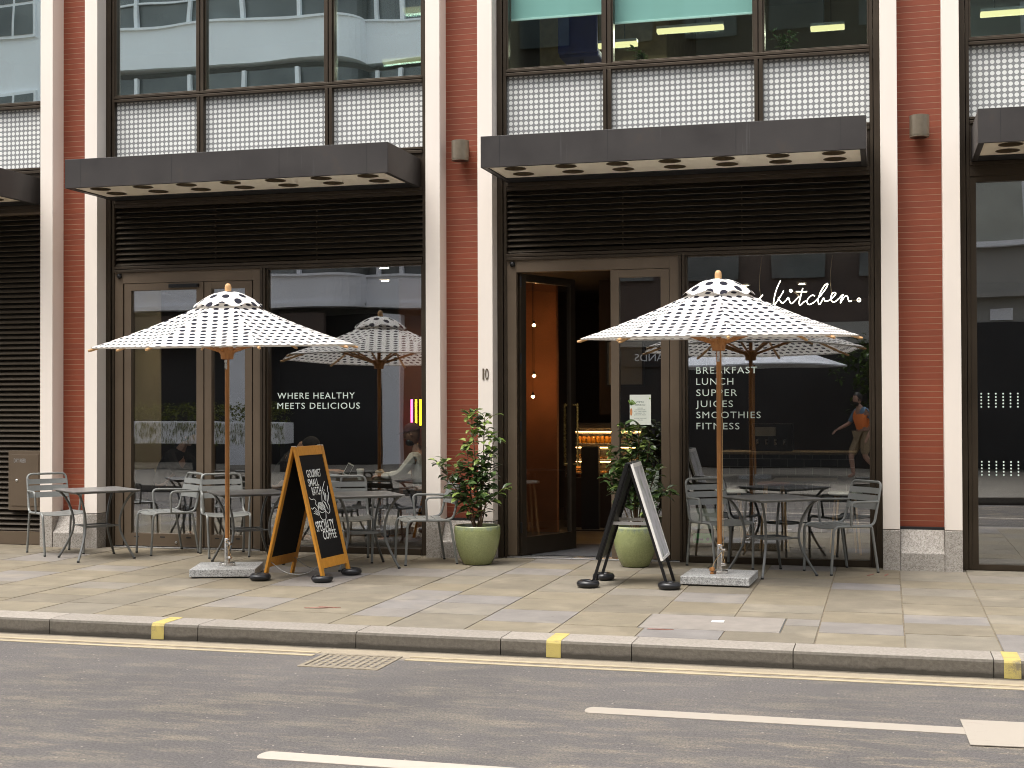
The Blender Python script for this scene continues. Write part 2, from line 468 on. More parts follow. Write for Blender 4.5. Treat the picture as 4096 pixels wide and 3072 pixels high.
def mk_tiles():
    t = NT('counter_tiles')
    b = t.n.new('ShaderNodeTexBrick')
    t.l.new(t.mapping(t.coord(), (1, 1, 1), rot=(R(90), 0, 0)), b.inputs['Vector'])
    b.inputs['Color1'].default_value = (0.012, 0.016, 0.020, 1); b.inputs['Color2'].default_value = (0.03, 0.034, 0.045, 1)
    b.inputs['Mortar'].default_value = (0.20, 0.21, 0.20, 1)
    b.inputs['Scale'].default_value = 1; b.inputs['Mortar Size'].default_value = 0.004
    b.inputs['Brick Width'].default_value = 0.2; b.inputs['Row Height'].default_value = 0.1
    M['counter_tiles'] = t.done(t.bsdf(b.outputs['Color'], 0.2))
mk_tiles()

def mk_poster(name, a, b, c3):
    t = NT(name)
    n = t.noise(t.mapping(t.coord(), (1, 3, 2.2)), 2.4, 4)
    M[name] = t.done(t.bsdf(t.ramp(n, [(0.42, a), (0.60, b), (0.72, c3)]), 0.7, 0.0, None, 0.1))
mk_poster('poster_print', (0.62, 0.61, 0.645), (0.50, 0.51, 0.51), (0.20, 0.26, 0.15))

# ------------------------------------------------------------------ mesh helpers
class MB:
    def __init__(s):
        s.b = bmesh.new()
        s.uv = None
    def box(s, x0, x1, y0, y1, z0, z1, mtx=None):
        vs = [s.b.verts.new((x, y, z)) for z in (z0, z1) for y in (y0, y1) for x in (x0, x1)]
        for f in ((0, 2, 3, 1), (4, 5, 7, 6), (0, 1, 5, 4), (2, 6, 7, 3), (0, 4, 6, 2), (1, 3, 7, 5)):
            s.b.faces.new([vs[i] for i in f])
        if mtx is not None: bmesh.ops.transform(s.b, matrix=mtx, verts=vs)
        return s
    def tube(s, pts, r, seg=8, caps=True, closed=False):
        pts = [Vector(p) for p in pts]
        n = len(pts)
        rr = r if isinstance(r, (list, tuple)) else [r] * n
        rings, prev = [], None
        for i, p in enumerate(pts):
            if closed: t = pts[(i + 1) % n] - pts[i - 1]
            else: t = pts[min(i + 1, n - 1)] - pts[max(i - 1, 0)]
            t.normalize()
            if prev is None:
                a = Vector((0, 0, 1)) if abs(t.z) < 0.9 else Vector((1, 0, 0))
                e1 = t.cross(a).normalized()
            else:
                e1 = (prev - t * prev.dot(t)).normalized()
            prev = e1
            e2 = t.cross(e1)
            rings.append([s.b.verts.new(p + (e1 * math.cos(2 * math.pi * k / seg) + e2 * math.sin(2 * math.pi * k / seg)) * rr[i]) for k in range(seg)])
        m = n if closed else n - 1
        for i in range(m):
            A, B = rings[i], rings[(i + 1) % n]
            for k in range(seg):
                s.b.faces.new((A[k], A[(k + 1) % seg], B[(k + 1) % seg], B[k]))
        if caps and not closed:
            s.b.faces.new(rings[0][::-1]); s.b.faces.new(rings[-1])
        return s
    def lathe(s, prof, seg=24, cx=0, cy=0, cap=True, arc=1.0):
        rings = []
        for r, z in prof:
            rings.append([s.b.verts.new((cx + r * math.cos(2 * math.pi * k / seg), cy + r * math.sin(2 * math.pi * k / seg), z)) for k in range(seg)])
        for A, B in zip(rings, rings[1:]):
            for k in range(seg):
                s.b.faces.new((A[k], A[(k + 1) % seg], B[(k + 1) % seg], B[k]))
        if cap:
            s.b.faces.new(rings[0][::-1]); s.b.faces.new(rings[-1])
        return s
    def prism(s, poly, a, b, axis='x'):
        """Extrude a 2-D outline: axis x -> (y,z), axis y -> (x,z), axis z -> (x,y)."""
        def P(p, t):
            return {'x': (t, p[0], p[1]), 'y': (p[0], t, p[1]), 'z': (p[0], p[1], t)}[axis]
        A = [s.b.verts.new(P(p, a)) for p in poly]
        B = [s.b.verts.new(P(p, b)) for p in poly]
        n = len(poly)
        s.b.faces.new(A[::-1]); s.b.faces.new(B)
        for i in range(n):
            s.b.faces.new((A[i], A[(i + 1) % n], B[(i + 1) % n], B[i]))
        return s
    def quad(s, *pts):
        s.b.faces.new([s.b.verts.new(p) for p in pts])
        return s
    def ball(s, c, r, sub=2, scale=(1, 1, 1)):
        m = Matrix.Translation(c) @ Matrix.Diagonal((*[q * r for q in scale], 1))
        bmesh.ops.create_icosphere(s.b, subdivisions=sub, radius=1, matrix=m)
        return s
    def build(s, name, mat, parent=None, smooth=False, bevel=0.0, mats=None, mtx=None):
        me = bpy.data.meshes.new(name)
        bmesh.ops.recalc_face_normals(s.b, faces=s.b.faces)
        if mtx is not None: bmesh.ops.transform(s.b, matrix=mtx, verts=s.b.verts)
        s.b.to_mesh(me); s.b.free()
        for k in (mats or [mat]): me.materials.append(M[k])
        if smooth:
            me.shade_smooth()
            me.set_sharp_from_angle(angle=R(40))
        o = bpy.data.objects.new(name, me)
        COL.objects.link(o)
        if parent is not None: o.parent = parent
        if bevel:
            bv = o.modifiers.new('bevel', 'BEVEL'); bv.width = bevel; bv.segments = 2; bv.limit_method = 'ANGLE'
        return o

def tag(o, label, cat, group=None):
    o['label'] = label; o['category'] = cat
    if group: o['group'] = group
    return o
def thing(name, label, cat, loc=(0, 0, 0), rz=0.0, group=None):
    o = bpy.data.objects.new(name, None)
    o.empty_display_size = 0.1
    COL.objects.link(o)
    o.location = loc; o.rotation_euler = (0, 0, rz)
    return tag(o, label, cat, group)
def structure(o):
    o['kind'] = 'structure'
    return o
def copy_tree(o, parent=None):
    c = o.copy(); COL.objects.link(c)
    if parent is not None: c.parent = parent
    for ch in list(o.children): copy_tree(ch, c)
    return c
def fillet(pts, r, n=5):
    """Round the inner corners of a polyline."""
    P = [Vector(p) for p in pts]
    out = [P[0]]
    for a, b, c in zip(P, P[1:], P[2:]):
        d1, d2 = (a - b), (c - b)
        k = min(r, d1.length * 0.49, d2.length * 0.49)
        s, e = b + d1.normalized() * k, b + d2.normalized() * k
        for i in range(n + 1):
            t = i / n
            out.append((1 - t) ** 2 * s + 2 * t * (1 - t) * b + t * t * e)
    out.append(P[-1])
    return out
def spline(pts, n=5):
    P = [Vector(p) for p in pts]
    if len(P) < 3: return P
    out = []
    for i in range(len(P) - 1):
        p0, p1, p2, p3 = P[max(i - 1, 0)], P[i], P[i + 1], P[min(i + 2, len(P) - 1)]
        for k in range(n):
            t = k / n
            out.append(0.5 * ((2 * p1) + (p2 - p0) * t + (2 * p0 - 5 * p1 + 4 * p2 - p3) * t * t + (3 * p1 - p0 - 3 * p2 + p3) * t ** 3))
    out.append(P[-1])
    return out
def lettering(name, lines, mat, mtx, parent=None, depth=0.0008, weight=0.0, space=1.0):
    if len(lines) > 1:
        return [lettering(name, [q], mat, mtx, parent, depth, weight, space) for q in lines]
    """lines: (text, x0, x1, y_base, cap_height) in the local XY plane, stretched to fit; mtx places that plane."""
    bm = bmesh.new()
    dg = None
    for txt, x0, x1, yb, hgt in lines:
        cu = bpy.data.curves.new('lettering', 'FONT')
        cu.body = txt; cu.space_character = space; cu.offset = weight; cu.resolution_u = 3
        to = bpy.data.objects.new('lettering', cu)
        COL.objects.link(to)
        bpy.context.view_layer.update()
        dg = bpy.context.evaluated_depsgraph_get()
        me = bpy.data.meshes.new_from_object(to.evaluated_get(dg))
        xs = [v.co.x for v in me.vertices]
        lo, hi = min(xs), max(xs)
        H = 0.70
        for v in me.vertices:
            v.co.x = x0 + (v.co.x - lo) / (hi - lo) * (x1 - x0)
            v.co.y = yb + v.co.y / H * hgt
        bm.from_mesh(me)
        bpy.data.objects.remove(to); bpy.data.curves.remove(cu); bpy.data.meshes.remove(me)
    ret = bmesh.ops.extrude_face_region(bm, geom=bm.faces[:])
    for v in ret['geom']:
        if isinstance(v, bmesh.types.BMVert): v.co.z += depth
    bmesh.ops.transform(bm, matrix=mtx, verts=bm.verts)
    mb = MB(); mb.b.free(); mb.b = bm
    return mb.build(name, mat, parent)
FACE = Matrix(((1, 0, 0, 0), (0, 0, -1, 0), (0, 1, 0, 0), (0, 0, 0, 1)))   # local XY -> world XZ, facing -Y

# ------------------------------------------------------------------ setting: ground, pavement, kerb, road
P_, WF, WC, REC = 4.565536, 0.15754, 0.721464, 0.214568      # bay pitch, fin width, pier width, brick recess
ROADZ = -0.115
KY = -4.53
structure(MB().quad((-EXTENT, -EXTENT, -0.30), (EXTENT, -EXTENT, -0.30), (EXTENT, EXTENT, -0.30), (-EXTENT, EXTENT, -0.30)).build('ground', 'joint'))
structure(MB().box(-60, 70, -10.15, KY, -0.28, ROADZ).build('road', 'asphalt'))
m = MB()
m.box(-60, 70, -45, -10.3, -0.28, 0.0)
structure(m.build('far_pavement', 'pave_opp'))
structure(MB().box(-60, 70, -10.3, -10.15, -0.28, 0.004).build('far_kerb', 'kerb_granite', bevel=0.01))

m = MB()
rs = random.Random(3)
def slab(x0, x1, y0, y1):
    g = 0.0024
    x0 += g; x1 -= g; y0 += g; y1 -= g
    dz = rs.uniform(-0.0012, 0.0012)
    b = 0.004
    t = [m.b.verts.new(p) for p in ((x0 + b, y0 + b, dz), (x1 - b, y0 + b, dz), (x1 - b, y1 - b, dz), (x0 + b, y1 - b, dz))]
    q = [m.b.verts.new(p) for p in ((x0, y0, -0.011), (x1, y0, -0.011), (x1, y1, -0.011), (x0, y1, -0.011))]
    m.b.faces.new(t)
    for i in range(4): m.b.faces.new((q[i], q[(i + 1) % 4], t[(i + 1) % 4], t[i]))
lines_x = [9.88 + 0.62 * k for k in range(0, 14)]
lines_x = [9.28] + lines_x
left = [8.70, 8.07, 7.50, 6.90, 6.28, 5.70, 5.25, 4.50, 3.91, 3.32, 2.77]
while left[-1] > -8: left.append(left[-1] - rs.uniform(0.55, 0.66))
lines_x = sorted(left + lines_x)
MAN = (7.45, 8.45, -3.86, -3.20)
for a, b in zip(lines_x, lines_x[1:]):
    y = -4.24
    while y < 0.16:
        d = rs.choice((0.42, 0.48, 0.54, 0.60, 0.70)) * rs.uniform(0.94, 1.06)
        y2 = y + d
        if y2 > -0.10: y2 = 0.17
        segs = [(y, y2)]
        if a < MAN[1] - 0.02 and b > MAN[0] + 0.02:
            new = []
            for s0, s1 in segs:
                if s1 <= MAN[2] or s0 >= MAN[3]: new.append((s0, s1)); continue
                if s0 < MAN[2] - 0.05: new.append((s0, MAN[2]))
                if s1 > MAN[3] + 0.05: new.append((MAN[3], s1))
                xa, xb = max(a, MAN[0]), min(b, MAN[1])
                q0, q1 = max(s0, MAN[2]), min(s1, MAN[3])
                if a < MAN[0] - 0.03: slab(a, MAN[0], q0, q1)
                if b > MAN[1] + 0.03: slab(MAN[1], b, q0, q1)
            segs = new
        for s0, s1 in segs: slab(a, b, s0, s1)
        y = y2
structure(m.build('pavement', 'paving_slabs'))
structure(MB().box(-9, 19, -4.24, 9.0, -0.25, -0.005).build('pavement_bed', 'joint'))
m = MB()
x = -8.85
while x < 19:
    L = rs.choice((0.9, 1.05, 1.22, 1.35))
    m.prism([(-4.245, -0.28), (-4.245, 0.001), (-4.505, 0.001), (-4.522, -0.004), (-4.530, -0.018), (-4.538, -0.28)], x + 0.003, x + L - 0.003, 'x')
    x += L
structure(m.build('kerb', 'kerb_granite'))
for x in (0.98, 3.99, 6.95, 9.86):
    m = MB()
    m.prism([(-4.250, 0.0035), (-4.506, 0.0035), (-4.5255, -0.0035), (-4.5345, -0.018), (-4.5395, -0.112), (-4.5375, -0.112), (-4.52, 0.0), (-4.25, 0.0)], x, x + 0.1, 'x')
    structure(m.build('kerb_marking', 'yellow_paint'))
def sheet(name, pts, z, mat):
    m = MB()
    A = [m.b.verts.new((x, y, z - 0.0035)) for x, y in pts]
    B = [m.b.verts.new((x, y, z)) for x, y in pts]
    m.b.faces.new(A[::-1]); m.b.faces.new(B)
    for i in range(len(pts)): m.b.faces.new((A[i], A[(i + 1) % len(pts)], B[(i + 1) % len(pts)], B[i]))
    return structure(m.build(name, mat))
for ya, yb in ((-4.765, -4.715), (-4.875, -4.825)):
    sheet('double_yellow_line', [(-40, ya), (5.40, ya), (5.40, yb), (-40, yb)], ROADZ + 0.004, 'road_yellow')
    sheet('double_yellow_line', [(6.06, ya), (50, ya), (50, yb), (6.06, yb)], ROADZ + 0.004, 'road_yellow')
def rounded_line(x0, x1, ya, yb):
    pts = [(x1, ya), (x1, yb)]
    c, r = (ya + yb) / 2, abs(yb - ya) / 2
    for i in range(9):
        a = math.pi / 2 + math.pi * i / 8
        pts.append((x0 + r + 0.5 * r * math.cos(a), c + r * math.sin(a)))
    return pts
sheet('parking_bay_line', rounded_line(7.50, 9.56, -6.10, -5.95), ROADZ + 0.004, 'road_pale')
sheet('parking_bay_end_marking', [(9.56, -6.34), (10.15, -6.30), (10.12, -5.76), (9.54, -5.78)], ROADZ + 0.008, 'road_pale')
sheet('lane_line', rounded_line(6.17, 12.0, -7.45, -7.31), ROADZ + 0.004, 'road_white')

pm('spray_red', (0.27, 0.125, 0.095), 0.9, var=0.3, scale=30)
for x, y, a in ((4.86, -3.56, 10), (4.95, -3.50, -4), (9.02, -0.42, 70), (9.16, -0.40, 80), (7.62, -3.92, 2)):
    c, s_ = math.cos(R(a)), math.sin(R(a))
    sheet('spray_mark', [(x + c * u - s_ * v, y + s_ * u + c * v) for u, v in ((-0.09, -0.008), (0.04, -0.012), (0.10, 0.0), (0.02, 0.012), (-0.08, 0.006))], 0.0055, 'spray_red')
# manhole cover and drain
t_ = thing('manhole_cover', 'rectangular grey concrete manhole cover set in the paving near the kerb', 'manhole cover', (7.95, -3.53, 0))
MB().box(-0.492, 0.492, -0.322, 0.322, -0.02, 0.002).build('cover_slab', 'pave_grey' if 'pave_grey' in M else pm('pave_grey', (0.225, 0.20, 0.175), 0.8, var=0.15, scale=8, bump=0.3).name, t_, bevel=0.003)
MB().box(-0.499, 0.499, -0.329, 0.329, -0.022, -0.002).build('rim', 'table_leg', t_)
MB().box(-0.02, 0.07, 0.02, 0.10, 0.002, 0.005).build('plate', 'cup_white', t_)
t_ = thing('drain_grate', 'dusty iron drain grate in the gutter between the yellow lines', 'drain', (5.73, -5.0, ROADZ))
m = MB()
for (a, b, c, d) in ((-0.28, 0.28, -0.24, -0.205), (-0.28, 0.28, 0.205, 0.24), (-0.28, -0.245, -0.205, 0.205), (0.245, 0.28, -0.205, 0.205)): m.box(a, b, c, d, -0.05, 0.006)
m.build('frame', 'dust_iron', t_, bevel=0.003)
m = MB()
for i in range(9): m.box(-0.235 + i * 0.053, -0.205 + i * 0.053, -0.2, 0.2, -0.03, 0.003)
for i in range(6): m.box(-0.24, 0.24, -0.175 + i * 0.066, -0.152 + i * 0.066, -0.028, 0.001)
m.build('grid', 'dust_iron', t_)
MB().box(-0.24, 0.24, -0.2, 0.2, -0.035, -0.031).build('well', 'black_void', t_)

# ------------------------------------------------------------------ the building
BL = thing('building', 'modern building with red brick piers, white stone fins and bronze shopfronts', 'building')
ZT = 8.2
bay0 = [k * P_ + WC for k in range(-1, 3)]                   # left edge of each bay
BW = P_ - WC
m_all = []
for k in range(-1, 4):
    X = k * P_
    for s in (0, 1):
        xa = X if s == 0 else X + WC - WF
        MB().box(xa, xa + WF, 0, 0.30, 0.387, ZT).build('stone_fin', 'stone_white', BL, bevel=0.004)
        MB().box(xa - 0.001, xa + WF + 0.001, -0.004, 0.30, -0.05, 0.381).build('fin_plinth', 'granite', BL, bevel=0.006)
    MB().box(X + WF, X + WC - WF, REC, 0.36, 0.40, ZT).build('brick_pier', 'brick_red', BL)
    MB().prism([(0.30, -0.05), (0.004, -0.05), (0.004, 0.165), (0.03, 0.185), (0.155, 0.375), (0.30, 0.375)], X + WF + 0.003, X + WC - WF - 0.003, 'x').build('pier_plinth', 'granite', BL, bevel=0.006)
    MB().box(X + WF, X + WC - WF, 0.16, 0.34, 0.3755, 0.3995).build('flashing', 'black_matt', BL)

def bars(lst, name, mat, parent=BL, bevel=0.002):
    m = MB()
    for b in lst: m.box(*b)
    return m.build(name, mat, parent, bevel=bevel)
FY, GY = 0.175, 0.240                                        # frame face and glass plane
def pane(name, mat, x0, x1, z0, z1, parent, y=GY):
    return MB().box(x0, x1, y, y + 0.008, z0, z1).build(name, mat, parent)
def louvre(x0, x1, z0, z1, y=0.20):
    m = MB()
    n = int((z1 - z0) / 0.0592)
    for i in range(n):
        z = z0 + (i + 0.5) * (z1 - z0) / n
        mt = Matrix.Translation((0, y + 0.045, z)) @ Matrix.Rotation(R(40), 4, 'X')
        m.box(x0, x1, -0.032, 0.032, -0.003, 0.003, mt)
    for xx in (x0 + (x1 - x0) * 0.33, x0 + (x1 - x0) * 0.66): m.box(xx - 0.004, xx + 0.004, y + 0.07, y + 0.10, z0, z1)
    o = m.build('louvre', 'bronze_slat', BL)
    MB().box(x0, x1, y + 0.13, y + 0.14, z0, z1).build('backing', 'black_void', o)
    return o
def window_at(x0, x1, z0, z1, mat, name='window', w=0.03, label=None):
    f = bars([(x0, x0 + w, FY + 0.03, 0.30, z0, z1), (x1 - w, x1, FY + 0.03, 0.30, z0, z1),
              (x0 + w, x1 - w, FY + 0.03, 0.30, z0, z0 + w), (x0 + w, x1 - w, FY + 0.03, 0.30, z1 - w, z1)], name, 'bronze_dark')
    pane('pane', mat, x0 + w, x1 - w, z0 + w, z1 - w, f)
    return f
BAYS = {}
for i, X0 in zip(range(-1, 3), bay0):
    X1 = X0 + BW
    # jambs (stepped), transoms and mullions of the curtain wall
    bars([(X0 + 0.002, X0 + 0.060, FY, 0.34, 0, ZT), (X0 + 0.066, X0 + 0.098, FY + 0.018, 0.34, 0, ZT),
          (X1 - 0.060, X1 - 0.002, FY, 0.34, 0, ZT), (X1 - 0.098, X1 - 0.066, FY + 0.018, 0.34, 0, ZT)], 'jamb', 'bronze_dark')
    L, Rr = X0 + 0.099, X1 - 0.099
    bars([(L, Rr, FY + 0.003, 0.33, 5.022, 5.048), (L, Rr, FY + 0.003, 0.33, 4.985, 5.013), (L, Rr, FY + 0.02, 0.33, 5.013, 5.022)], 'transom', 'bronze_dark')
    bars([(L, Rr, FY + 0.003, 0.33, 4.275, 4.300), (L, Rr, FY + 0.003, 0.33, 4.235, 4.265), (L, Rr, FY + 0.02, 0.33, 4.265, 4.275)], 'transom', 'bronze_dark')
    bars([(L, Rr, FY + 0.03, 0.33, 3.872, 4.235)], 'fascia_panel', 'bronze_dark')
    bars([(L, Rr, FY + 0.003, 0.33, 3.838, 3.872), (L, Rr, FY + 0.02, 0.33, 3.795, 3.838)], 'transom', 'bronze_dark')
    mul = [X0 + 1.165, X0 + 2.687]
    xs = [L, mul[0] - 0.042, mul[0] + 0.042, mul[1] - 0.042, mul[1] + 0.042, Rr]
    for c in mul:
        for za, zb in ((4.300, 4.985), (5.048, ZT)):
            bars([(c - 0.042, c - 0.006, FY + 0.004, 0.33, za, zb), (c + 0.006, c + 0.042, FY + 0.004, 0.33, za, zb), (c - 0.006, c + 0.006, FY + 0.03, 0.33, za, zb)], 'mullion', 'bronze_dark')
    for j in range(3):
        a, b = xs[2 * j], xs[2 * j + 1]
        window_at(a, b, 5.048, ZT - 0.02, 'glass_upper' if i < 1 else 'glass_upper_clear', 'upper_window', 0.018)
        f = MB().box(a, b, GY, GY + 0.03, 4.300, 4.985).build('spandrel_panel', 'frit_panel', BL)
    # canopy
    ca, cb, cy = X0 + 0.113, X0 + 3.724, -0.80
    cn = bars([(ca, cb, cy, cy + 0.012, 3.871, 4.175), (ca, ca + 0.012, cy + 0.012, FY + 0.02, 3.871, 4.175), (cb - 0.012, cb, cy + 0.012, FY + 0.02, 3.871, 4.175),
               (ca + 0.012, cb - 0.012, cy + 0.012, FY + 0.02, 4.155, 4.170),
               (ca + 0.012, cb - 0.012, cy + 0.012, cy + 0.05, 3.874, 3.90), (ca + 0.012, ca + 0.055, cy + 0.05, 0.16, 3.874, 3.90), (cb - 0.055, cb - 0.012, cy + 0.05, 0.16, 3.874, 3.90)], 'canopy', 'canopy_metal', BL, 0.003)
    cn['label'] = ['dark grey metal canopy cut off at the left edge of the photo', 'dark grey metal canopy over the folding doors and left shop window', 'dark grey metal canopy above the open door and neon sign', 'dark grey metal canopy cut off at the right edge of the photo'][i + 1]
    bars([(x - 0.0015, x + 0.0015, cy - 0.0012, cy, 3.872, 4.174) for x in (ca + 0.19, ca + 1.25, ca + 2.45, cb - 0.22)], 'panel_joint', 'black_matt', cn, 0)
    # soffit with two rows of round holes
    m = MB()
    rows, r = [-0.585, -0.265], 0.105
    cxs = [ca + 0.29 + 0.505 * q for q in range(7)]
    xb = [ca + 0.056] + [(p + q) / 2 for p, q in zip(cxs, cxs[1:])] + [cb - 0.056]
    yb = [cy + 0.055, -0.425, -0.06]
    zs = 3.885
    for q, cx in enumerate(cxs):
        for rI, cyy in enumerate(rows):
            x0, x1, y0, y1 = xb[q], xb[q + 1], yb[rI], yb[rI + 1]
            ang = sorted([2 * math.pi * a / 24 for a in range(24)] + [math.atan2(yy - cyy, xx - cx) % (2 * math.pi) for xx in (x0, x1) for yy in (y0, y1)])
            inn, outr, up = [], [], []
            for a in ang:
                c_, s_ = math.cos(a), math.sin(a)
                tt = min([(x1 - cx) / c_ if c_ > 1e-9 else 1e9, (x0 - cx) / c_ if c_ < -1e-9 else 1e9, (y1 - cyy) / s_ if s_ > 1e-9 else 1e9, (y0 - cyy) / s_ if s_ < -1e-9 else 1e9])
                inn.append(m.b.verts.new((cx + r * c_, cyy + r * s_, zs)))
                outr.append(m.b.verts.new((cx + tt * c_, cyy + tt * s_, zs)))
            nA = len(ang)
            for a in range(nA): m.b.faces.new((inn[a], inn[(a + 1) % nA], outr[(a + 1) % nA], outr[a]))
            MB().lathe([(r + 0.004, zs - 0.004), (r - 0.004, zs - 0.004), (r - 0.004, zs + 0.10), (0.001, zs + 0.10)], 24, cx, cyy, cap=False).build('downlight', 'downlight', cn, smooth=True)
    m.build('soffit', 'soffit', cn)
    bars([(ca + 0.012, cb - 0.012, -0.06, FY + 0.02, 3.876, 3.905)], 'wall_trim', 'black_matt', cn)
    BAYS[i] = (X0, X1, L, Rr)
# roof slab, first-floor slab and end walls keep the rooms dark
MB().box(-P_, 3 * P_ + WC, 0.36, 9.2, ZT, ZT + 0.3).build('roof', 'office_ceiling', BL)
MB().box(-P_, 3 * P_ + WC, 0.36, 9.2, 3.10, 4.96).build('floor_slab', 'ceiling_dark', BL)
MB().box(-P_, 3 * P_ + WC, 9.2, 9.5, 0, ZT).build('rear_wall', 'office_wall', BL)
MB().box(-P_ - 0.3, -P_, 0.1, 9.2, 0, ZT).build('end_wall', 'brick_red', BL)
MB().box(3 * P_ + WC, 3 * P_ + WC + 0.3, 0.1, 9.2, 0, ZT).build('end_wall', 'brick_red', BL)

# bay -1: louvred doors and the dry riser inlet
X0, X1, L, Rr = BAYS[-1]
louvre(L, Rr, 0.15, 3.765)
for za, zb in ((0.0, 0.148), (3.767, 3.795)): bars([(L, Rr, FY + 0.02, 0.33, za, zb)], 'louvre_rail', 'bronze_mid')
t_ = thing('riser_cabinet', 'bronze DRY RISER cabinet with a round lock set into the louvred wall', 'cabinet', (-0.53, 0.175, 0.39))
MB().box(0, 0.42, 0.0, 0.10, 0, 0.68).build('cabinet_box', 'bronze_mid', t_, bevel=0.004)
dr = MB().box(0.045, 0.40, -0.008, 0.0, 0.05, 0.635).build('cabinet_door', 'bronze_mid', t_, bevel=0.003)
MB().lathe([(0.017, 0), (0.017, 0.004), (0.012, 0.008), (0.001, 0.009)], 16).build('lock', 'steel', dr, True, mtx=Matrix.Translation((0.115, -0.008, 0.34)) @ Matrix.Rotation(R(90), 4, 'X'))
lettering('lettering', [('DRY RISER', 0.078, 0.235, 0.545, 0.045)], 'silver', Matrix.Translation((0, -0.0082, 0)) @ FACE, dr)

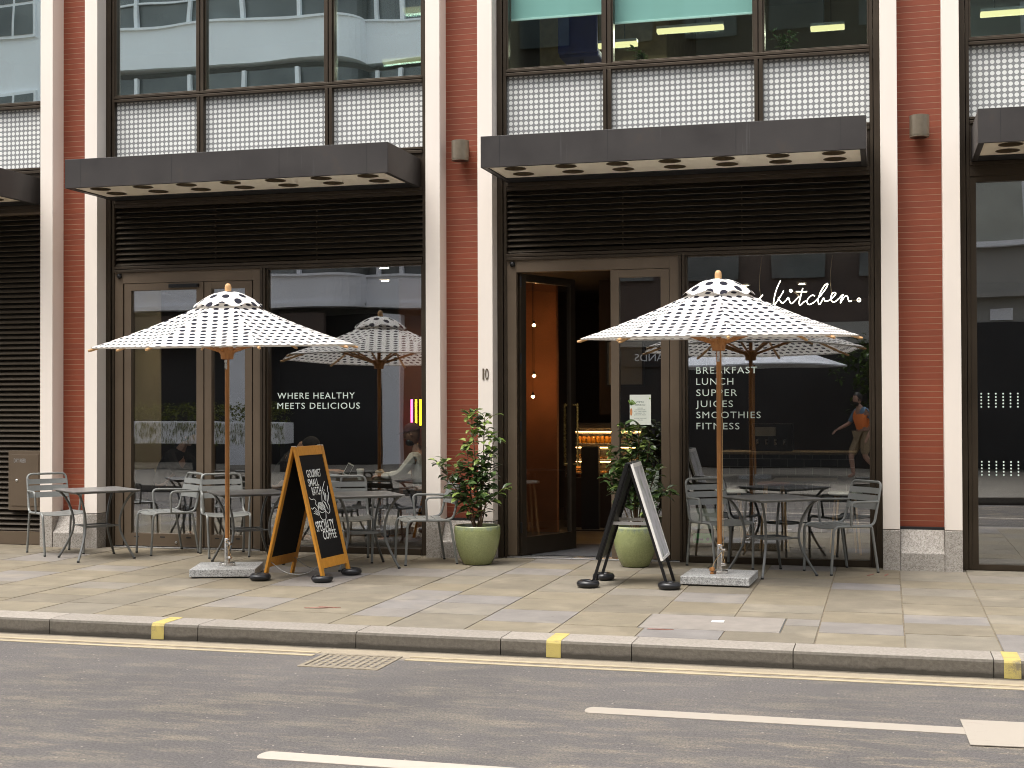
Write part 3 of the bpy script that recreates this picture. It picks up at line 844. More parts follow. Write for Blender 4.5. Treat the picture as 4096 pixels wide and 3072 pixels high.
# bays 0 and 1: cafe front
for i in (0, 1):
    X0, X1, L, Rr = BAYS[i]
    louvre(L, Rr, 3.142, 3.795)
    bars([(L, Rr, FY + 0.003, 0.33, 3.108, 3.138), (L, Rr, FY + 0.02, 0.33, 3.098, 3.108), (L, Rr, FY + 0.003, 0.33, 3.070, 3.098)], 'transom', 'bronze_dark')
    pc = X0 + 1.885
    bars([(pc, pc + 0.028, FY, 0.33, 0, 3.070), (pc + 0.034, pc + 0.062, FY, 0.33, 0, 3.070), (pc + 0.028, pc + 0.034, FY + 0.03, 0.33, 0, 3.070)], 'post', 'bronze_dark')
    sw = bars([(pc + 0.062, pc + 0.082, FY + 0.03, 0.31, 0, 3.070), (Rr - 0.02, Rr, FY + 0.03, 0.31, 0, 3.070),
               (pc + 0.082, Rr - 0.02, FY + 0.02, 0.31, 0, 0.062), (pc + 0.082, Rr - 0.02, FY + 0.03, 0.31, 3.052, 3.070)], 'shop_window', 'bronze_dark')
    pane('pane', 'glass_shop', pc + 0.082, Rr - 0.02, 0.062, 3.052, sw)
    if i == 0:
        lettering('lettering', [('WHERE HEALTHY', 2.784, 3.682, 1.650, 0.066), ('MEETS DELICIOUS', 2.784, 3.740, 1.541, 0.066)], 'letter', Matrix.Translation((0, GY - 0.0005, 0)) @ FACE, sw, space=1.15)
    else:
        lettering('lettering', [('BREAKFAST', 7.336, 7.94, 1.883, 0.066), ('LUNCH', 7.336, 7.705, 1.772, 0.066), ('SUPPER', 7.336, 7.742, 1.660, 0.066),
                                ('JUICES', 7.330, 7.700, 1.549, 0.066), ('SMOOTHIES', 7.336, 7.972, 1.438, 0.066), ('FITNESS', 7.336, 7.763, 1.327, 0.066)], 'letter', Matrix.Translation((0, GY - 0.0005, 0)) @ FACE, sw, space=1.15)
    # door frame, folding leaves
    bars([(L, X0 + 0.198, FY + 0.03, 0.32, 0.02, 3.070), (pc - 0.095, pc, FY + 0.03, 0.32, 0.02, 3.070), (X0 + 0.198, pc - 0.095, FY + 0.03, 0.32, 2.947, 3.070)], 'door_frame', 'bronze_mid')
    bars([(L, pc, FY, 0.40, 0.0, 0.012)], 'threshold', 'silver')
    MB().ball((X0 + 0.16, FY + 0.02, 3.03), 0.030, 2).box(X0 + 0.135, X0 + 0.185, FY + 0.02, FY + 0.04, 3.01, 3.055).build('security_camera', 'black_metal', BL, True)
    def leaf(x0, x1, name, parent=BL, mat='bronze_mid', y0=FY + 0.035, y1=0.30, gy=GY, zb=0.16):
        o = bars([(x0, x0 + 0.085, y0, y1, 0.02, 2.943), (x1 - 0.085, x1, y0, y1, 0.02, 2.943), (x0 + 0.085, x1 - 0.085, y0, y1, 0.02, zb), (x0 + 0.085, x1 - 0.085, y0, y1, 2.865, 2.943)], name, mat, parent)
        MB().box(x0 + 0.085, x1 - 0.085, gy, gy + 0.008, zb, 2.865).build('pane', 'glass_shop', o)
        return o
    if i == 0:
        a = leaf(X0 + 0.214, X0 + 1.19, 'door_leaf')
        MB().box(X0 + 0.78, X0 + 1.14, FY, FY + 0.035, 2.885, 2.925).tube([(X0 + 1.12, FY - 0.01, 2.905), (X0 + 1.12, FY + 0.03, 2.905)], 0.012).build('door_closer', 'black_metal', a, bevel=0.003)
        MB().lathe([(0.016, 0), (0.016, 0.006), (0.001, 0.008)], 16).build('lock', 'steel', a, True, mtx=Matrix.Translation((X0 + 0.86, FY + 0.034, 0.065)) @ Matrix.Rotation(R(90), 4, 'X'))
        bars([(X0 + q, X0 + q + 0.06, FY + 0.033, FY + 0.036, 0.115, 0.128) for q in (0.34, 0.66, 0.98)], 'vent', 'black_matt', a, 0)
        b = leaf(X0 + 1.203, X0 + 1.775, 'door_leaf')
        bars([(X0 + q, X0 + q + 0.05, FY + 0.033, FY + 0.036, 0.115, 0.128) for q in (1.33, 1.58)], 'vent', 'black_matt', b, 0)
    else:
        b = leaf(X0 + 1.187, X0 + 1.784, 'door_leaf')
        b['label'] = 'fixed bronze door leaf with the hiring poster on its glass'
        op = bpy.data.objects.new('open_door', None); COL.objects.link(op); op.parent = BL
        op['label'] = 'dark door leaf folded inwards with brass pull handles'
        op.location = (X0 + 0.205, 0.27, 0); op.rotation_euler = (0, 0, R(66))
        fr = bars([(0, 0.085, -0.03, 0.03, 0.015, 2.94), (0.865, 0.95, -0.03, 0.03, 0.015, 2.94), (0.085, 0.865, -0.03, 0.03, 0.015, 0.20), (0.085, 0.865, -0.03, 0.03, 2.86, 2.94)], 'door_panel', 'bronze_dark', op)
        MB().box(0.085, 0.865, -0.004, 0.004, 0.20, 2.86).build('pane', 'glass_shop', op)
        for s in (-1, 1):
            m = MB()
            m.tube([(0.905, s * 0.03, 1.57), (0.905, s * 0.085, 1.57)], 0.009)
            m.tube([(0.905, s * 0.03, 0.93), (0.905, s * 0.085, 0.93)], 0.009)
            m.tube([(0.905, s * 0.085, 0.91), (0.905, s * 0.085, 1.59)], 0.012)
            m.build('handle', 'brass', op, True)
        for z in (0.25, 1.3, 2.0, 2.8): MB().tube([(-0.004, -0.03, z), (-0.004, -0.03, z + 0.11)], 0.011).build('hinge', 'black_metal', op, True)
lettering('house_number', [('1', 5.180, 5.196, 1.838, 0.115), ('0', 5.207, 5.244, 1.838, 0.115)], 'bronze_mid', Matrix.Translation((0, -0.0005, 0)) @ FACE, BL, 0.008)
# bay 2: neighbouring shop window
X0, X1, L, Rr = BAYS[2]
bars([(L, Rr, FY + 0.02, 0.33, 3.735, 3.795)], 'transom', 'bronze_dark')
sw = window_at(L, Rr, 0.0, 3.735, 'glass_shop', 'shop_window', 0.055)
for z0 in (1.545, 0.900):
    m = MB()
    for r_ in range(5):
        for c_ in range(55):
            x, z = L + 0.09 + 0.0655 * c_, z0 + 0.031 * r_
            m.lathe([(0.0085, 0.0), (0.0085, 0.0006)], 8)
            vs = m.b.verts[-16:] if False else None
            m.b.verts.ensure_lookup_table()
            for v in m.b.verts[-16:]:
                v.co = Vector((x + v.co.x, GY - 0.0012 + v.co.z, z + v.co.y))
    m.build('dot_band', 'letter', sw)
bars([(bay0[0] + BW + WC, bay0[1] + 0.0, 0.30, 0.36, 0, 0.38)], 'plinth_backing', 'black_matt')

# ------------------------------------------------------------------ rooms behind the glass
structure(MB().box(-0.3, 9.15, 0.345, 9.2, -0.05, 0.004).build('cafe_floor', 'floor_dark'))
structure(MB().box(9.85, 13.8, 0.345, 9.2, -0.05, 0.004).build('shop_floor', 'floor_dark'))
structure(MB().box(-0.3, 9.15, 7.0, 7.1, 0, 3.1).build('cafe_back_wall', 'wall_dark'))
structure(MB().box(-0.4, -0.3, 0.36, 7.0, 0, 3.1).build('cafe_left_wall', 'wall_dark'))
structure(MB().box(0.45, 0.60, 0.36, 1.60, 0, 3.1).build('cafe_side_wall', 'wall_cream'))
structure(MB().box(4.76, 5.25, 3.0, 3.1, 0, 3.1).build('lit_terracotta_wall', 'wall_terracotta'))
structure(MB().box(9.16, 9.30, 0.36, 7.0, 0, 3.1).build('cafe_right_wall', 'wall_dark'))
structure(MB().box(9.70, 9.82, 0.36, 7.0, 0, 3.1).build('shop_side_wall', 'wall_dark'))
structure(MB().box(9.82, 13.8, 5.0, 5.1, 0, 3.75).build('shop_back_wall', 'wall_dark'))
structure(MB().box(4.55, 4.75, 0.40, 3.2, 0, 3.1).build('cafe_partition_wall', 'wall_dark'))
structure(MB().box(0.28, 0.36, 1.95, 2.05, 0, 3.1).build('cafe_cream_column', 'wall_cream'))
structure(MB().box(5.46, 6.45, 0.345, 1.6, 0.0045, 0.012).build('entrance_doormat', 'doormat'))
# first-floor office
structure(MB().box(-P_, 3 * P_, 6.0, 6.1, 4.96, ZT).build('office_back_wall', 'office_wall'))
structure(MB().box(-P_, 3 * P_, 0.36, 6.0, 7.15, 7.2).build('office_ceiling', 'office_ceiling'))
structure(MB().box(5.0, 6.6, 3.2, 6.0, 4.96, 7.15).build('office_brown_wall', 'office_dark'))
structure(MB().box(4.6, 4.7, 0.36, 6.0, 4.96, 7.15).build('office_partition_wall', 'office_wall'))
# ------------------------------------------------------------------ wall lamps
def wall_lamp(x, label):
    t = thing('wall_lamp', label, 'wall lamp', (x, REC, 4.205), group='bronze wall lamps on the brick piers')
    MB().lathe([(0.086, -0.10), (0.091, -0.098), (0.091, -0.087), (0.087, -0.086), (0.087, -0.083), (0.091, -0.082), (0.091, 0.108), (0.086, 0.11)], 28, 0, -0.15).build('shade', 'bronze_lamp', t, True)
    MB().box(-0.05, 0.05, -0.08, 0.0, -0.055, 0.075).build('bracket', 'bronze_lamp', t, bevel=0.006)
    MB().lathe([(0.066, -0.102), (0.066, -0.1005)], 20, 0, -0.15).build('lens', 'black_metal', t, True)
    return t
for k, lb in ((-1, 'bronze cylinder wall lamp on the pier outside the left edge'), (0, 'bronze cylinder wall lamp on the brick pier hidden behind the left canopy end'),
              (1, 'bronze cylinder wall lamp on the brick pier between the two cafe bays'), (2, 'bronze cylinder wall lamp on the right brick pier beside the neighbouring shop'), (3, 'bronze cylinder wall lamp on the pier outside the right edge')):
    if k in (1, 2): wall_lamp(k * P_ + 0.361, lb)

# ------------------------------------------------------------------ street furniture: chairs and tables
CH = 'grey metal armchairs with slatted backs on the pavement'
def make_chair():
    t = thing('armchair', 'x', 'chair', group=CH)
    for s in (-1, 1):
        MB().tube(fillet([(s * 0.205, 0.25, 0.012), (s * 0.222, 0.232, 0.447), (s * 0.226, -0.19, 0.437)], 0.065), 0.0125).build('front_leg', 'chair_grey', t, True)
        MB().tube(fillet([(s * 0.226, -0.165, 0.436), (s * 0.226, -0.20, 0.432), (s * 0.228, -0.269, 0.012)], 0.03), 0.0125).build('rear_leg', 'chair_grey', t, True)
        MB().tube(fillet([(s * 0.218, -0.277, 0.662), (s * 0.252, -0.05, 0.668), (s * 0.250, 0.055, 0.668), (s * 0.232, 0.04, 0.443)], 0.055), 0.0115).build('arm', 'chair_grey', t, True)
        for y, x in ((0.25, 0.205), (-0.269, 0.228)):
            MB().lathe([(0.0135, 0), (0.0138, 0.014)], 10, s * x, y).build('foot_cap', 'black_matt', t, True)
    MB().tube(fillet([(-0.226, -0.13, 0.437), (-0.222, -0.232, 0.452), (-0.208, -0.331, 0.842), (0.208, -0.331, 0.842), (0.222, -0.232, 0.452), (0.226, -0.13, 0.437)], 0.055), 0.0125).build('back_frame', 'chair_grey', t, True)
    for z, h in ((0.760, 0.052), (0.690, 0.056), (0.618, 0.058)):
        m = MB()
        A, B = [], []
        for i in range(9):
            u = -1 + i / 4
            xx = u * 0.215
            yy = -0.331 + (0.842 - z) * 0.254 - 0.022 * (1 - u * u) + 0.006
            for q, d in ((A, 0.0), (B, 0.006)):
                q.append((m.b.verts.new((xx, yy + d + 0.010 * h / 0.05, z - h / 2)), m.b.verts.new((xx, yy + d - 0.002, z + h / 2))))
        for i in range(8):
            m.b.faces.new((A[i][0], A[i + 1][0], A[i + 1][1], A[i][1])); m.b.faces.new((B[i][0], B[i][1], B[i + 1][1], B[i + 1][0]))
            m.b.faces.new((A[i][1], A[i + 1][1], B[i + 1][1], B[i][1])); m.b.faces.new((A[i][0], B[i][0], B[i + 1][0], A[i + 1][0]))
        m.build('back_slat', 'chair_grey', t, True)
    m = MB()
    for j in range(5):
        y0 = -0.205 + j * 0.087
        def zz(x, y): return 0.448 - 0.016 * (1 - (x / 0.22) ** 2) - 0.06 * max(0, y - 0.19) / 0.06 * 0.4
        N = 7
        T = [[m.b.verts.new((-0.217 + 0.434 * a / N, y, zz(-0.217 + 0.434 * a / N, y) + dz)) for a in range(N + 1)] for y, dz in ((y0, 0), (y0 + 0.078, 0), (y0 + 0.078, -0.005), (y0, -0.005))]
        for a in range(N):
            for r in range(4):
                m.b.faces.new((T[r][a], T[r][a + 1], T[(r + 1) % 4][a + 1], T[(r + 1) % 4][a]))
    m.build('seat', 'chair_grey', t, True)
    return t
chair0 = make_chair()
CHAIRS = [(0.573, -0.546, -0.669, 'grey slatted armchair beside the DRY RISER cabinet at the leftmost table'),
          (1.694, -0.212, 4.038, 'grey slatted armchair facing left before the glazed doors behind the leftmost table'),
          (2.442, -0.303, -0.956, 'grey slatted armchair facing the street behind the pole of the left parasol'),
          (3.907, -0.500, -1.085, 'grey slatted armchair behind the table to the right of the wooden chalkboard'),
          (4.704, -0.456, 3.734, 'grey slatted armchair touching the green pot beside the red brick pier'),
          (7.620, -0.156, -0.954, 'grey slatted armchair behind the right parasol pole under the menu lettering'),
          (8.734, -0.238, 3.836, 'grey slatted armchair against the window at the right end of the terrace'),
          (3.330, -0.270, 3.90, 'grey slatted armchair almost hidden behind the wooden chalkboard')]
for j, (x, y, h, lb) in enumerate(CHAIRS):
    c = chair0 if j == 0 else copy_tree(chair0)
    c.location = (x, y, 0); c.rotation_euler = (0, 0, h - math.pi / 2); c['label'] = lb
def make_table():
    t = thing('square_table', 'x', 'table', group='square grey metal tables on the pavement')
    s = 0.341
    m = MB().box(-s, s, -s, s, 0.704, 0.717)
    m.build('tabletop', 'table_grey', t, bevel=0.004)
    MB().box(-s + 0.02, s - 0.02, -s + 0.02, s - 0.02, 0.690, 0.7035).build('under_frame', 'table_leg', t)
    for k in range(4):
        a = R(45 + 90 * k)
        prof = [(0.415, 0.693), (0.385, 0.672), (0.338, 0.617), (0.292, 0.535), (0.261, 0.44), (0.252, 0.36), (0.265, 0.28), (0.305, 0.19), (0.360, 0.095), (0.414, 0.012)]
        pts = spline([(r * math.cos(a), r * math.sin(a), z) for r, z in prof], 3)
        MB().tube(pts, 0.0125).build('leg', 'table_leg', t, True)
        MB().lathe([(0.014, 0), (0.0145, 0.016)], 10, 0.415 * math.cos(a), 0.415 * math.sin(a)).build('foot_cap', 'black_matt', t, True)
    q = 0.135
    m = MB()
    for (x0, x1, y0, y1) in ((-q, q, -q, -q + 0.02), (-q, q, q - 0.02, q), (-q, -q + 0.02, -q + 0.02, q - 0.02), (q - 0.02, q, -q + 0.02, q - 0.02)): m.box(x0, x1, y0, y1, 0.33, 0.352)
    for k in range(4):
        a = R(45 + 90 * k)
        m.tube([(0.165 * math.cos(a), 0.165 * math.sin(a), 0.341), (0.25 * math.cos(a), 0.25 * math.sin(a), 0.345)], 0.008)
    m.box(-q + 0.02, q - 0.02, -q + 0.02, q - 0.02, 0.336, 0.342)
    m.build('shelf', 'table_leg', t)
    return t
table0 = make_table()
for j, (x, y, h, lb) in enumerate([(1.248, -0.853, 0.115, 'square grey table in front of the left brick pier'),
                                   (2.989, -0.911, -0.115, 'square grey table behind the left parasol pole'),
                                   (4.213, -0.914, -0.164, 'square grey table between the wooden chalkboard and the first green pot'),
                                   (8.134, -0.560, -0.125, 'square grey table beside the granite base of the right parasol')]):
    c = table0 if j == 0 else copy_tree(table0)
    c.location = (x, y, 0); c.rotation_euler = (0, 0, h + R(45)); c['label'] = lb

# ------------------------------------------------------------------ parasols
def parasol(x, y, base_rot, rib0, ed, captop, tilt, R0, name_label, cord_knob, centre=(0, 0)):
    t = thing('parasol', name_label, 'parasol', (x, y, 0), group='white parasols with black dots')
    mt = Matrix.Rotation(base_rot, 4, 'Z')
    MB().box(-0.30, 0.30, -0.30, 0.30, 0.012, 0.082).build('base_slab', 'granite_grey', t, bevel=0.005, mtx=mt)
    MB().box(-0.28, 0.28, -0.28, 0.28, 0.0, 0.012).build('base_foot', 'black_matt', t, mtx=mt)
    m = MB().lathe([(0.075, 0.082), (0.075, 0.104), (0.071, 0.108), (0.026, 0.108), (0.026, 0.335), (0.024, 0.338)], 24)
    for z in (0.16, 0.29): m.tube([(0.02, -0.012, z), (0.055, -0.03, z)], 0.013, 10)
    m.build('pole_socket', 'steel', t, True)
    top = captop - 0.125
    MB().lathe([(0.0215, 0.30), (0.0215, top + 0.06)], 16).build('pole', 'pole_wood', t, True)
    cx, cy = centre
    rt, nT, nS = 0.02, 12, 8
    zt = top + 0.10
    def rib_pt(a, q):
        r = rt + (R0 - rt) * q
        z = zt - (zt - ed) * (q + 0.055 * math.sin(math.pi * q))
        return Vector((cx + r * math.cos(a), cy + r * math.sin(a), z + tilt * r * math.sin(a)))
    m = MB()
    uvl = m.b.loops.layers.uv.new('UVMap')
    for k in range(8):
        a0, a1 = rib0 + k * math.pi / 4, rib0 + (k + 1) * math.pi / 4
        off = random.Random(k + int(x * 10)).uniform(0, 0.0935)
        grid = []
        for i in range(nT + 1):
            q = 0.04 + 0.96 * i / nT
            A, B = rib_pt(a0, q), rib_pt(a1, q)
            row = []
            for j in range(nS + 1):
                w = j / nS
                p = A.lerp(B, w)
                p.z -= 0.012 * q * math.sin(math.pi * w) * (1 - q) * 4
                u = (w - 0.5) * (B - A).length
                v = (1 - q) * math.hypot(R0, zt - ed)
                row.append((m.b.verts.new(p), (u + off, v + 0.055)))
            grid.append(row)
        for i in range(nT):
            for j in range(nS):
                q4 = (grid[i][j], grid[i + 1][j], grid[i + 1][j + 1], grid[i][j + 1])
                f = m.b.faces.new([q[0] for q in q4])
                for lp, q in zip(f.loops, q4): lp[uvl].uv = q[1]
        # turned-down hem
        for j in range(nS):
            p, q = grid[nT][j][0].co, grid[nT][j + 1][0].co
            c = Vector((cx, cy, p.z))
            vs = [m.b.verts.new(v) for v in (p, q, q.lerp(c, 0.008) + Vector((0, 0, -0.012)), p.lerp(c, 0.008) + Vector((0, 0, -0.012)))]
            f = m.b.faces.new(vs)
            for lp in f.loops: lp[uvl].uv = (0.0, 0.0)
    bmesh.ops.remove_doubles(m.b, verts=m.b.verts, dist=1e-5)
    m.build('canopy', 'dotted_canvas', t, True)
    # vent cap with a scalloped hem
    m = MB()
    uvl = m.b.loops.layers.uv.new('UVMap')
    nA = 64
    rings = []
    for i in range(9):
        q = i / 8
        ring = []
        for k in range(nA):
            a = rib0 + 2 * math.pi * k / nA
            w = 0.5 - 0.5 * math.cos(8 * (a - rib0))
            r = 0.03 + (0.275 + 0.018 * (1 - w)) * q
            z = top + 0.125 - 0.140 * q ** 1.9 + 0.024 * w * q ** 4 - 0.012 * (1 - w) * q ** 3 + tilt * r * math.sin(a)
            ring.append((m.b.verts.new((cx + r * math.cos(a), cy + r * math.sin(a), z)), (r * math.cos(a) * 0.75 + 0.02, r * math.sin(a) * 0.75)))
        rings.append(ring)
    for A, B in zip(rings, rings[1:]):
        for k in range(nA):
            q4 = (A[k], B[k], B[(k + 1) % nA], A[(k + 1) % nA])
            f = m.b.faces.new([q[0] for q in q4])
            for lp, q in zip(f.loops, q4): lp[uvl].uv = q[1]
    m.build('vent_cap', 'dotted_canvas', t, True)
    MB().lathe([(0.030, top + 0.115), (0.031, top + 0.165), (0.027, top + 0.185), (0.016, top + 0.197), (0.002, top + 0.20)], 18, cx, cy).build('finial', 'light_wood', t, True)
    MB().lathe([(0.05, ed - 0.125), (0.058, ed - 0.12), (0.06, ed - 0.085), (0.075, ed - 0.06), (0.075, ed - 0.02), (0.03, ed - 0.01)], 16).build('hub', 'pole_wood', t, True)
    MB().box(-0.012, 0.012, -0.028, -0.022, ed - 0.22, ed - 0.13).build('pulley', 'steel', t)
    for k in range(8):
        a = rib0 + k * math.pi / 4
        pts = [rib_pt(a, q) + Vector((0, 0, -0.024)) for q in (0.05, 0.2, 0.35, 0.5, 0.65, 0.8, 0.92, 1.0)]
        tip = rib_pt(a, 1.0); d = Vector((math.cos(a), math.sin(a), -0.25)) * 0.025
        pts.append(tip + d + Vector((0, 0, -0.022)))
        rb = MB().tube(pts, [0.013] * 8 + [0.011], 8).build('rib', 'light_wood' if True else '', t, True)
        h = Vector((0.055 * math.cos(a), 0.055 * math.sin(a), ed - 0.055))
        MB().tube([h, rib_pt(a, 0.56) + Vector((0, 0, -0.03))], 0.0125, 8).build('strut', 'pole_wood', rb, True)
    m = MB()
    m.tube([(0.030, -0.018, ed - 0.15), (0.031, -0.019, 1.0), (0.034, -0.021, 0.335)], 0.003, 6)
    loop = [(0.036, -0.024, 0.33), (0.0, -0.034, 0.31), (0.04, -0.03, 0.28), (0.03, -0.036, 0.20), (0.05, -0.03, 0.18), (0.022, -0.038, 0.27)]
    m.tube(spline(loop, 5), 0.003, 6)
    if cord_knob: m.tube(spline([(0.022, -0.038, 0.27), (-0.03, -0.05, 0.20), (-0.055, -0.075, 0.14)], 5), 0.003, 6)
    m.build('cord', 'cord', t, True)
    if cord_knob:
        MB().lathe([(0.006, 0.0), (0.022, -0.005), (0.026, -0.03), (0.014, -0.036), (0.013, -0.045), (0.021, -0.052), (0.020, -0.058)], 14, -0.058, -0.08).build('cord_knob', 'pole_wood', t, True, mtx=Matrix.Translation((0, 0, 0.143)))
    return t
parasol(3.20, -1.77, R(18), R(-6.2), 2.140, 2.652, 0.042, 1.24, 'white black-dotted parasol standing left of the wooden chalkboard', False, (0.015, -0.01))
parasol(7.735, -1.26, R(-2), R(10.2), 2.178, 2.696, 0.034, 1.232, 'white black-dotted parasol in front of the neon sign window', True)

# ------------------------------------------------------------------ A-boards and their weights
t = thing('chalkboard_sign', 'folding chalkboard sign with orange wooden frame advertising specialty coffee', 'a-board', (3.995, -2.06, 0), R(-4.5))
W_, H_, SP = 0.56, 1.205, 0.295
LL = math.hypot(SP, H_)
for s in (1, -1):
    # leaf plane: u along +Y (near -> far), v up the slope, n outward
    vdir = Vector((-s * SP, 0, H_)).normalized(); udir = Vector((0, 1, 0)); nd = Vector((s * H_, 0, SP)).normalized()
    mt = Matrix((udir, vdir, nd)).transposed().to_4x4(); mt.translation = Vector((s * (SP + 0.006), 0, 0))
    sw = 0.050
    fr = MB().box(0, sw, 0, LL, -0.012, 0.012).box(W_ - sw, W_, 0, LL, -0.012, 0.012).box(sw, W_ - sw, LL - 0.085, LL, -0.011, 0.011).box(sw, W_ - sw, 0.115, 0.205, -0.011, 0.011).build('frame', 'board_wood', t, bevel=0.003, mtx=mt)
    bd = MB().box(sw - 0.002, W_ - sw + 0.002, 0.20, LL - 0.08, -0.004, 0.004).build('blackboard', 'chalkboard', t, mtx=mt)
    if s == 1:
        m2 = mt @ Matrix.Translation((0, 0, 0.0042))
        V = lambda v: v * LL
        lettering('lettering', [('GOURMET', 0.235 * W_, 0.725 * W_, V(0.765) , V(0.058)), ('SMALL', 0.217 * W_, 0.576 * W_, V(0.699), V(0.054)), ('BATCH', 0.284 * W_, 0.60 * W_, V(0.631), V(0.060)),
                                ('SPECIALTY', 0.163 * W_, 0.796 * W_, V(0.362), V(0.076)), ('COFFEE', 0.335 * W_, 0.805 * W_, V(0.297), V(0.064))], 'chalk', m2, bd, 0.0006, 0.012)
        art = [[(0.141, 0.62), (0.2, 0.602), (0.29, 0.603), (0.338, 0.583), (0.309, 0.566), (0.356, 0.545), (0.366, 0.527)], [(0.142, 0.541), (0.18, 0.53), (0.251, 0.541), (0.346, 0.5), (0.337, 0.483)], [(0.184, 0.499), (0.256, 0.491), (0.334, 0.48)], [(0.261, 0.522), (0.318, 0.493)], [(0.222, 0.515), (0.294, 0.489)],
               [(0.399, 0.557), (0.366, 0.509), (0.384, 0.462), (0.451, 0.441), (0.547, 0.445), (0.585, 0.48), (0.6, 0.512)], [(0.394, 0.507), (0.48, 0.494), (0.595, 0.507)], [(0.776, 0.724), (0.685, 0.684), (0.628, 0.658), (0.557, 0.592), (0.552, 0.56)],
               [(0.864, 0.686), (0.813, 0.656), (0.832, 0.627), (0.785, 0.592), (0.733, 0.561), (0.766, 0.537), (0.743, 0.496), (0.679, 0.483), (0.609, 0.502), (0.585, 0.535)], [(0.685, 0.647), (0.652, 0.588)], [(0.723, 0.636), (0.68, 0.577)], [(0.766, 0.62), (0.723, 0.571)], [(0.595, 0.581), (0.647, 0.556), (0.7, 0.512)], [(0.642, 0.57), (0.681, 0.531)],
               [(0.62, 0.66), (0.655, 0.655), (0.66, 0.61)], [(0.70, 0.668), (0.72, 0.652)]]
        for rr in (1.0, 0.74, 0.46, 0.2):
            art.append([(0.494 + 0.106 * rr * math.cos(a), 0.543 + 0.028 * rr * math.sin(a) - 0.01 * rr * math.cos(a)) for a in [2 * math.pi * q / 14 for q in range(15)]])
        m = MB()
        for st in art:
            m.tube(spline([(u * W_, V(v), 0.0008) for u, v in st], 3), 0.0030, 5)
        m.build('drawing', 'chalk', bd, mtx=m2)
for y in (0.06, W_ - 0.06):
    MB().tube(spline([(-SP * 0.9, y, 0.16), (-SP * 0.45, y, 0.075), (0, y, 0.05), (SP * 0.45, y, 0.075), (SP * 0.9, y, 0.16)], 6), 0.0035, 5).build('chain', 'table_leg', t)
for y in (0.03, W_ - 0.03): MB().box(-0.022, 0.022, y - 0.018, y + 0.018, H_ - 0.004, H_ + 0.008).build('hinge', 'steel', t, bevel=0.002)

t = thing('poster_stand', 'black metal folding stand with printed posters beside the right parasol', 'a-board', (7.02, -1.80, 0), R(2))
W_, H_, SP = 0.52, 1.07, 0.335
LL = math.hypot(SP, H_)
for s in (1, -1):
    vdir = Vector((-s * SP, 0, H_)).normalized(); udir = Vector((0, 1, 0)); nd = Vector((s * H_, 0, SP)).normalized()
    mt = Matrix((udir, vdir, nd)).transposed().to_4x4(); mt.translation = Vector((s * SP, 0, 0))
    for u in (0.03, W_ - 0.03):
        MB().box(u - 0.013, u + 0.013, 0.0, LL, -0.016, 0.010).build('leg', 'black_metal', t, bevel=0.003, mtx=mt)
    pf = MB().box(0, W_, 0.24, 0.262, 0.010, 0.032).box(0, W_, LL - 0.045, LL - 0.010, 0.010, 0.032).box(0.022, W_, 0.262, 0.2625, 0.010, 0.014).box(0, 0.022, 0.262, LL - 0.045, 0.010, 0.032).box(W_ - 0.022, W_, 0.262, LL - 0.045, 0.010, 0.032).build('poster_frame', 'cup_white' if s == 1 else 'black_metal', t, bevel=0.003, mtx=mt)
    MB().box(0.022, W_ - 0.022, 0.262, LL - 0.045, 0.012, 0.026).build('poster', 'poster_print', pf, mtx=mt)
    MB().box(0.0, W_, 0.24, LL - 0.01, 0.002, 0.0098).build('back_panel', 'black_metal', t, mtx=mt)
for y, z in ((0.05, 0.55), (W_ - 0.05, 0.55)):
    a = SP * (1 - z / H_)
    MB().box(-a, a, y - 0.004, y + 0.004, z - 0.014, z + 0.014).build('brace', 'silver', t)
MB().box(-0.03, 0.03, 0.0, W_, H_ - 0.014, H_ + 0.006).build('ridge', 'black_metal', t, bevel=0.004)

def make_weight():
    m = MB()
    pts, n = [], 22
    for k in range(n + 1):
        a = R(12) + R(336) * k / n
        pts.append((0.067 * math.cos(a), 0.067 * math.sin(a), 0.031))
    m.tube(pts, [0.026] + [0.033] * (n - 1) + [0.026], 14)
    for v in m.b.verts: v.co.z = max(0.0, 0.031 + (v.co.z - 0.031) * 0.94)
    o = m.build('leg_weight', 'rubber', None, True)
    return tag(o, 'x', 'weight', 'black rubber ring weights on the board legs')
w0 = make_weight()
for j, (x, y, a, lb) in enumerate([(3.690, -2.10, 200, 'black rubber ring weight on the left foot of the wooden chalkboard beside the granite base'), (4.285, -2.085, 210, 'black rubber ring weight on the near right foot of the wooden chalkboard'),
                                   (4.345, -1.53, 215, 'split black rubber ring weight on the far right foot of the wooden chalkboard'), (6.67, -1.86, 60, 'black rubber ring weight on the near left foot of the poster stand'),
                                   (7.368, -1.81, 55, 'black rubber ring weight on the near right foot of the poster stand'), (6.70, -1.33, 235, 'split black rubber ring weight on the far left foot of the poster stand')]):
    c = w0 if j == 0 else copy_tree(w0)
    c.location = (x, y, 0.0015); c.rotation_euler = (0, 0, R(a)); c['label'] = lb

